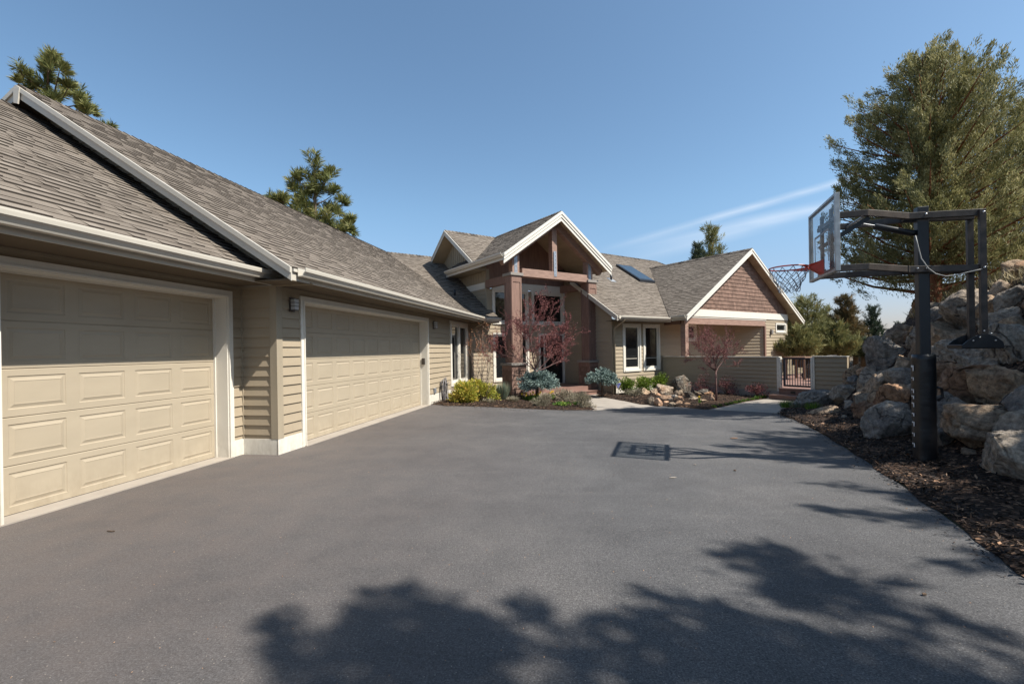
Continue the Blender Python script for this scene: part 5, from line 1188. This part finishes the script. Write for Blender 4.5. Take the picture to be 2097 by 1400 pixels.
# ------------------------------------------------------------------ conifers
def conifer(name, label, loc, H_, env, nb, ncl, nl, mf, mb_, tr, ln, wd, lift=.45, zb=.12, group=None, puff=.30, vis=None, seed=1, droop=0., cat='tree', upb=.55, inner=.3, wisp=.0, side=None):
    global RNG
    RNG = np.random.default_rng(seed); rg = random.Random(seed); t = thing(name, label, cat, loc, 0, group); tb = MB(); P = []; D = []; rn = []
    tb.tube([(0, 0, -.4), (tr * .15, 0, H_ * .1), (rg.uniform(-.1, .1) * tr, 0, H_ * .5), (0, 0, H_ * .96)], [tr * 1.25, tr, tr * .6, tr * .06], 12)
    for i in range(nb):
        f = zb + (1 - zb) * ((i + rg.random()) / nb) ** .95; z = H_ * f * .97; az = i * 2.39996 + rg.uniform(-.5, .5); R_ = env(f, az) * rg.uniform(.72, 1.12)
        d = np.array([math.cos(az), math.sin(az), 0]); lf = lift * (1 + f * .9) * rg.uniform(.6, 1.3) - droop * (1 - f)
        z0 = max(.2, z - R_ * lf * .6); a = np.array([0, 0, z0]); b = d * R_ + np.array([0, 0, z0 + R_ * lf]); mid = (a + b) / 2 + np.array([0, 0, -.06 * R_])
        tb.tube([a, mid, b], [tr * .22 * (1 - f * .7) + .006, tr * .12 * (1 - f * .6) + .005, .004], 5, caps=False)
        shade = rg.uniform(-.16, .16); m_ = max(2, int(ncl * (R_ / max(env(.3, 0), .1)) ** .8) + 1)
        for j in range(m_):
            g = inner + (1 - inner) * (j + rg.random()) / m_; c = a * (1 - g) ** 2 + 2 * mid * g * (1 - g) + b * g * g; c = c + RNG.normal(size=3) * puff * .45
            pr = puff * rg.uniform(.6, 1.15) * (1.1 - .45 * g); n = int(nl * rg.uniform(.6, 1.3))
            ax_ = unit(d * .75 + np.array([0, 0, upb]) + RNG.normal(size=3) * .35); u_ = RNG.random(n)
            q = c + ax_ * ((u_ - .35) * pr * 1.9)[:, None] + RNG.normal(size=(n, 3)) * (pr * .36 * (1.05 - u_ * .75))[:, None]
            P.append(q); D.append(unit(ax_ * 1.1 + rdir(n) * .75 + np.array([0, 0, .15]))); rn.append(.42 + shade + RNG.normal(size=n) * .17 + .18 * (u_ - .4) + rg.uniform(-.08, .1))
    P = np.concatenate(P); D = np.concatenate(D); rn = np.concatenate(rn)
    quads('crown', P, D, sidev(D), ln * RNG.uniform(.6, 1.35, len(P)), wd * RNG.uniform(.7, 1.3, len(P)), rn, mf, t)
    tb.build('trunk', mb_, t, world=False, smooth=True); return t
jx, jy = 9.05, 10.0
def envJ(f, az):
    base = 2.05 if f < .3 else 2.0 - 1.3 * ((f - .3) / .7) ** 1.5
    if f > .86: base *= 1 - ((f - .86) / .14) * .62
    return max(.15, base * (1 + .12 * math.sin(az * 3 + f * 9)))
conifer('juniper_tree', 'big shaggy olive-green juniper with a red-brown trunk on top of the rock bank', (jx, jy, hgt(jx, jy) - .1), 5.75, envJ, 165, 9, 185, 'jun', 'bark_red', .20, .075, .0155, .45, .15, puff=.31, seed=21, upb=1.0, droop=.3, inner=.18)
conifer('juniper_tree', 'second olive juniper filling the right picture edge behind the big one', (12.3, 10.8, hgt(12.3, 10.8) - .2), 4.0, lambda f, az: 1.9 * (1 - .62 * f ** 1.5), 100, 8, 170, 'jun', 'bark_red', .16, .08, .016, .42, .03, puff=.42, seed=22, upb=.75)
# junipers that stand outside the frame beside the camera and throw the foreground shadows
conifer('juniper_tree', 'tall juniper on the bank beside the camera, casting the shadow across the foreground', (7.5, -4.85, hgt(7.5, -4.85) - .2), 8.3, lambda f, az: max(.4, 4.5 * math.sqrt(max(0, 1 - ((f - .70) / .31) ** 2))) * (1 + .16 * math.sin(az * 4 + 1) + .16 * math.sin(az * 9)), 92, 8, 60, 'jun', 'bark_red', .25, .20, .05, .12, .44, puff=.42, seed=38)
conifer('juniper_tree', 'third juniper on the bank outside the right edge, shading the near mulch', (10.3, 1.3, hgt(10.3, 1.3) - .2), 4.5, lambda f, az: 2.1 * (1 - .6 * f ** 1.5) * (1 + .2 * math.sin(az * 4)), 60, 6, 60, 'jun', 'bark_red', .2, .2, .05, .4, .12, puff=.45, seed=37)
conifer('juniper_tree', 'juniper on the bank right of the hoop, shading the mulch', (10.0, 4.4, hgt(10.0, 4.4) - .2), 4.1, lambda f, az: 2.1 * (1 - .6 * f ** 1.5), 48, 6, 50, 'jun', 'bark_red', .2, .2, .05, .4, .12, puff=.5, seed=36)
# junipers beyond the courtyard
def far(u, vtop, y, w, m, label, seed, vb=735, ln=.20, nb=70, name='juniper_tree', wd=.06, shape=1.25):
    pt = at_depth(u, vtop, y); pb = at_depth(u, vb, y); H_ = pt[2] - pb[2]; Rb = w / 2 * y / FPX
    conifer(name, label, (pb[0], y, pb[2]), H_, lambda f, az: max(.10, Rb * (1 - f) ** (.88 * shape) * (1 + .25 * math.sin(az * 3 + seed))), nb, 6, 48, m, 'bark', .12, ln * 1.1, wd * .42, .5, .02, puff=Rb * .17 + .08, seed=seed, upb=.9)
far(1655, 608, 24, 118, 'jun_far', 'tallest olive juniper rising right of the gable end beyond the gate', 41, shape=1.1)
far(1694, 634, 27, 80, 'jun_far', 'olive juniper with two tips beyond the short low wall', 42)
far(1626, 622, 30, 60, 'jun_far', 'olive juniper just behind the right gable corner', 43)
far(1733, 606, 25, 74, 'jun_rust', 'rust-tinted narrow juniper beyond the short low wall', 44, shape=.85)
far(1752, 660, 27, 66, 'jun_rust', 'low rust-tinted juniper right of the narrow one', 45)
far(1787, 628, 29, 70, 'jun_blue', 'dark bluish-green conifer above the rock bank', 46, ln=.16)
far(1768, 700, 24, 60, 'jun_blue', 'low dark bushy conifer behind the bank skyline', 47, ln=.16)
far(1847, 662, 34, 40, 'jun_blue', 'small distant conifer tip left of the hoop pole', 48, ln=.16, nb=45)
far(1712, 668, 23, 90, 'jun_far', 'broad low olive juniper directly over the short wall', 49)
far(1640, 676, 22, 80, 'jun_far', 'low olive juniper seen above the metal gate', 50)
far(1815, 690, 30, 60, 'jun_blue', 'dark low conifer between the distant tip and the bank', 51, ln=.16, nb=45)
far(1460, 468, 38, 120, 'jun_far', 'olive and gold juniper standing up behind the right gable ridge', 52, vb=640, ln=.34, wd=.10)
far(1430, 500, 37, 70, 'jun_blue', 'smaller dark conifer left of the one behind the right gable ridge', 53, vb=640, ln=.30, wd=.09)
# ponderosa pines behind the garage roof
def pine(label, pts, y, vb, seed, nl=85, sc=.95):
    """pts = clump positions (u, v, size px) read as real clumps at one distance; trunk through the first column"""
    rg = random.Random(seed); rn_ = np.random.default_rng(seed); u0, v0 = pts[0][0], pts[0][1]; base = at_depth(u0, vb, y)
    t = thing('pine_tree', label, 'tree', (base[0], y, base[2]), 0, 'pines rising behind the garage roof'); P = []; D = []; rn = []; tb = MB(); k = y / FPX
    top = at_depth(u0, v0 + 10, y) - base; top[1] = 0
    tb.tube([(0, 0, 0), (top[0] * .5, 0, top[2] * .5), tuple(top)], [.16, .11, .03], 8)
    for (u, v, s_) in pts:
        c = at_depth(u, v, y) - base; c[1] = rg.uniform(-.9, .9) * min(1.5, .3 + abs(c[0] - top[0])); R_ = s_ * k * .44
        zt = max(.1, c[2] - abs(c[0] - top[0]) * .75 - R_ * .6); j = np.array([top[0] * zt / top[2], 0, zt]); lo_ = c - np.array([0, 0, R_ * .7]); 
        tb.tube([tuple(j), tuple((j + lo_) / 2 - np.array([0, 0, .05])), tuple(lo_)], [.035, .025, .012], 5, caps=False)
        for q in range(5):
            d = unit(rn_.normal(size=3) * np.array([.55, .55, .35]) + np.array([0, 0, .9])); a0 = lo_ + rn_.normal(size=3) * R_ * .22; L_ = R_ * rg.uniform(.9, 1.7)
            tb.tube([tuple(lo_), tuple(a0 + d * L_ * .8)], [.012, .006], 4, caps=False)
            n = nl; f = rn_.random(n); w = rn_.normal(size=(n, 3)); w = unit(w - (w @ d)[:, None] * d); dd = unit(w * .95 + d * .75); P.append(a0 + d * (f * L_)[:, None]); D.append(dd); rn.append(.5 + rg.uniform(-.15, .15) + rn_.normal(size=n) * .18)
    P = np.concatenate(P); D = np.concatenate(D); S = unit(np.cross(D, rn_.normal(size=D.shape))); quads('crown', P, D, S, .017 * y * sc * rn_.uniform(.7, 1.2, len(P)), .0016 * y * sc, np.concatenate(rn), 'pine', t); tb.build('trunk', 'bark', t, world=False, smooth=True)
pine('taller ponderosa pine top rising above the garage roof ridge in the middle', [(645, 330, 40), (635, 360, 34), (612, 362, 32), (605, 385, 28), (675, 350, 30), (665, 372, 30), (648, 385, 40), (628, 395, 36), (680, 385, 34), (690, 400, 28), (640, 415, 44), (622, 425, 34), (664, 420, 40), (684, 425, 30), (650, 445, 46), (612, 405, 18), (634, 440, 36), (672, 450, 40), (694, 440, 24), (706, 445, 20), (715, 468, 22), (660, 470, 40), (690, 465, 26), (630, 465, 30), (610, 440, 24), (640, 490, 40), (680, 490, 40)], 22, 560, 61)
pine('small ponderosa pine tip just left of the taller one', [(573, 402, 36), (566, 412, 28), (556, 412, 18), (585, 410, 26), (575, 430, 36)], 23, 540, 62)
pine('ponderosa pine top above the left gable peak of the garage roof', [(98, 122, 30), (92, 140, 30), (130, 130, 30), (134, 150, 34), (120, 165, 36), (78, 162, 34), (84, 180, 30), (52, 166, 20), (110, 190, 36), (138, 180, 34), (152, 205, 30), (178, 172, 24), (168, 190, 26), (182, 210, 22), (203, 236, 24), (100, 160, 30), (128, 205, 34), (150, 225, 30), (75, 195, 26), (110, 220, 34), (170, 235, 26)], 17, 400, 63)

# ------------------------------------------------------------------ loose litter
def scatter(name, n, fn, ln, wd, m, label=None, cat=None, flat=.25):
    P = np.array([fn() for _ in range(n)]); D = rdir(n); D[:, 2] *= flat; D = unit(D); S = np.cross(D, np.array([0, 0, 1.])) + RNG.normal(size=(n, 3)) * .35; S = unit(S)
    o = quads(name, P, D, S, ln * RNG.uniform(.4, 1.5, n), wd * RNG.uniform(.6, 1.4, n), RNG.random(n), m); tag(o, kind='stuff'); return o
def right_pt():
    while True:
        y = random.uniform(1.6, 11.6); xe = np.interp(y, [p_[1] for p_ in edge_right], [p_[0] for p_ in edge_right]); x = xe + abs(random.gauss(0, .75)) - .01
        if x < xb(y) + 1.6: return (x, y, hgt(x, y) + .055)
scatter('mulch_chips', 15000, right_pt, .05, .018, 'chips')
def bed_pt(poly, z=.055):
    n = len(poly); x0 = min(p_[0] for p_ in poly); x1 = max(p_[0] for p_ in poly); y0 = min(p_[1] for p_ in poly); y1 = max(p_[1] for p_ in poly)
    def f():
        while True:
            x, y = random.uniform(x0, x1), random.uniform(y0, y1); c = False
            for i in range(n):
                a, b = poly[i], poly[(i + 1) % n]
                if (a[1] > y) != (b[1] > y) and x < (b[0] - a[0]) * (y - a[1]) / (b[1] - a[1]) + a[0]: c = not c
            if c: return (x, y, hgt(x, y) + z)
    return f
scatter('mulch_chips', 7000, bed_pt(left_bed), .05, .02, 'chips'); scatter('mulch_chips', 7000, bed_pt(mid_bed, .07), .05, .02, 'chips')
def spill_pt():
    y = random.uniform(1.4, 10.8); xe = np.interp(y, [p_[1] for p_ in edge_right], [p_[0] for p_ in edge_right]); x = xe - abs(random.gauss(0, .12)); return (x, y, hgt(x, y) + .008)
scatter('mulch_chips', 700, spill_pt, .028, .012, 'chips')
sp0, sp1 = np.array(hp(900, 832)), np.array(hp(1222, 841))
def spill2():
    q = sp0 + (sp1 - sp0) * random.random(); d = np.array([.35, -.94]) * abs(random.gauss(0, .10)); return (q[0] + d[0], q[1] + d[1], hgt(q[0], q[1]) + .008)
scatter('mulch_chips', 300, spill2, .035, .014, 'chips')
def grit_pt():
    x, y = random.uniform(-3.2, 4.5), random.uniform(2, 9); return (x, y, hgt(x, y) + .006)
scatter('grit', 900, grit_pt, .008, .006, 'litter')
scatter('dry_leaves', 120, lambda: bed_pt(left_bed)(), .07, .035, 'litter'); scatter('dry_leaves', 160, right_pt, .055, .025, 'litter')
def grass_pt():
    while True:
        y = random.uniform(3, 13); x = xb(y) + random.uniform(2.0, 7)
        if noise.noise(Vector((x, y, 0))) > -.15: return (x, y, hgt(x, y) - .03)
n = 16000; P = np.array([grass_pt() for _ in range(n)]); D = unit(np.stack([RNG.normal(size=n) * .5 - .3, RNG.normal(size=n) * .5, np.ones(n)], 1))
tag(quads('dry_grass', P, D, sidev(D), RNG.uniform(.10, .30, n), .012, RNG.random(n), 'drygrass'), kind='stuff')
# single bits lying on the asphalt
def bit(name, label, u, v, l, w, m, rz=0., cat='debris'):
    p = hit(u, v, 2); bm_ = MB(); bm_.prism([(-l / 2, 0, 0), (-l * .1, w * .5, 0), (l / 2, w * .1, 0), (l * .1, -w * .5, 0)], (0, 0, .008)); o = bm_.build(name, m); o.location = (p[0], p[1], p[2] + .006); o.rotation_euler = (.05, .03, rz); tag(o, label, cat)
bit('dry_twig', 'small dark twig lying on the asphalt near the left garage door', 227, 1090, .07, .012, 'bark')
bit('paper_scrap', 'pale splash on the asphalt in front of the backboard shadow', 1378, 980, .10, .025, 'concrete', .3)
bit('paper_scrap', 'tiny white scrap just below the backboard shadow', 1423, 953, .035, .012, 'concrete')
bit('dry_leaf', 'pale leaf on the asphalt above the hoop shadow', 1503, 898, .14, .03, 'litter', .2)
bit('dry_leaf', 'dark leaf in the right foreground on the asphalt', 1893, 1223, .035, .02, 'bark', .5)
bit('pebble', 'dark pebble between the hoop shadow and the foreground', 1505, 965, .035, .03, 'bark')

# ------------------------------------------------------------------ light and sky
SD = Vector((.5796, -.25, .7756)).normalized()
sun = bpy.data.lights.new('sun', 'SUN'); so = bpy.data.objects.new('sun', sun); COL.objects.link(so)
sun.energy = 5.0; sun.angle = R(.53); sun.color = (1., .945, .86); so.rotation_euler = SD.to_track_quat('Z', 'Y').to_euler()
w = bpy.data.worlds.new('World'); scene.world = w; w.use_nodes = True; nt = w.node_tree; bg = nt.nodes['Background']
sk = nt.nodes.new('ShaderNodeTexSky'); sk.sky_type = 'NISHITA'; sk.sun_disc = False; sk.sun_elevation = math.asin(SD.z); sk.sun_rotation = math.atan2(SD.x, SD.y)
sk.altitude = 1100; sk.air_density = 1.0; sk.dust_density = 2.2; sk.ozone_density = 1.5
g = nt.nodes.new('ShaderNodeTexCoord'); sp = nt.nodes.new('ShaderNodeSeparateXYZ'); nt.links.new(g.outputs['Generated'], sp.inputs[0])
def mth(op, a, b=None, c=None):
    m = nt.nodes.new('ShaderNodeMath'); m.operation = op
    for i, x in enumerate((a, b, c)):
        if x is None: continue
        if hasattr(x, 'links'): nt.links.new(x, m.inputs[i])
        else: m.inputs[i].default_value = x
    return m.outputs[0]
yy = mth('MAXIMUM', sp.outputs[1], .05); cx = mth('DIVIDE', sp.outputs[0], yy); cz = mth('DIVIDE', sp.outputs[2], yy)
cv = nt.nodes.new('ShaderNodeCombineXYZ'); nt.links.new(cx, cv.inputs[0]); nt.links.new(cz, cv.inputs[1])
def streak(slope, z_at0, width, x0, x1, amp):       # thin cirrus band: z = z_at0 + slope x in the plane facing the house
    mp = nt.nodes.new('ShaderNodeMapping'); mp.inputs['Rotation'].default_value = (0, 0, -math.atan(slope)); mp.inputs['Scale'].default_value = (3, 18, 1); nt.links.new(cv.outputs[0], mp.inputs[0])
    nz = nt.nodes.new('ShaderNodeTexNoise'); nz.inputs['Scale'].default_value = 1.3; nz.inputs['Detail'].default_value = 5; nt.links.new(mp.outputs[0], nz.inputs[0])
    d = mth('SUBTRACT', cz, mth('MULTIPLY_ADD', cx, slope, z_at0)); d = mth('ABSOLUTE', d); e = mth('SUBTRACT', 1., mth('DIVIDE', d, width)); e = mth('MAXIMUM', e, 0.); e = mth('POWER', e, 1.3)
    a = mth('MULTIPLY', mth('MINIMUM', mth('MAXIMUM', mth('DIVIDE', mth('SUBTRACT', cx, x0), .28), 0.), 1.), mth('MINIMUM', mth('MAXIMUM', mth('DIVIDE', mth('SUBTRACT', x1, cx), .2), 0.), 1.))
    return mth('MULTIPLY', mth('MULTIPLY', mth('MULTIPLY', e, a), mth('MINIMUM', mth('MULTIPLY', nz.outputs['Fac'], 1.7), 1.)), amp)
f = streak(.27, .159, .013, .18, .95, .45)
for q in ((.20, .163, .020, .22, .9, .38), (.25, .125, .022, .15, .7, .25)): f = mth('ADD', f, streak(*q))
f = mth('MINIMUM', f, .8)
mx = nt.nodes.new('ShaderNodeMix'); mx.data_type = 'RGBA'; nt.links.new(f, mx.inputs[0]); el = nt.nodes.new('ShaderNodeMapRange'); el.interpolation_type = 'SMOOTHSTEP'; el.inputs[1].default_value = -.02; el.inputs[2].default_value = .30; nt.links.new(sp.outputs[2], el.inputs[0]); tm = mix(nt, (.78, .69, .77), (1.05, 1.19, 1.15), el.outputs[0]); tn = nt.nodes.new('ShaderNodeMix'); tn.data_type = 'RGBA'; tn.blend_type = 'MULTIPLY'; tn.inputs[0].default_value = 1.; nt.links.new(tm, tn.inputs[7]); nt.links.new(sk.outputs[0], tn.inputs[6]); nt.links.new(tn.outputs[2], mx.inputs[6]); mx.inputs[7].default_value = (6.2, 6.6, 7.2, 1)
nt.links.new(mx.outputs[2], bg.inputs[0]); bg.inputs[1].default_value = .10
vs = scene.view_settings; vs.view_transform = 'Standard'; vs.look = 'None'; vs.exposure = .70; vs.gamma = 1
scene.cycles.max_bounces = 6; scene.cycles.transparent_max_bounces = 8
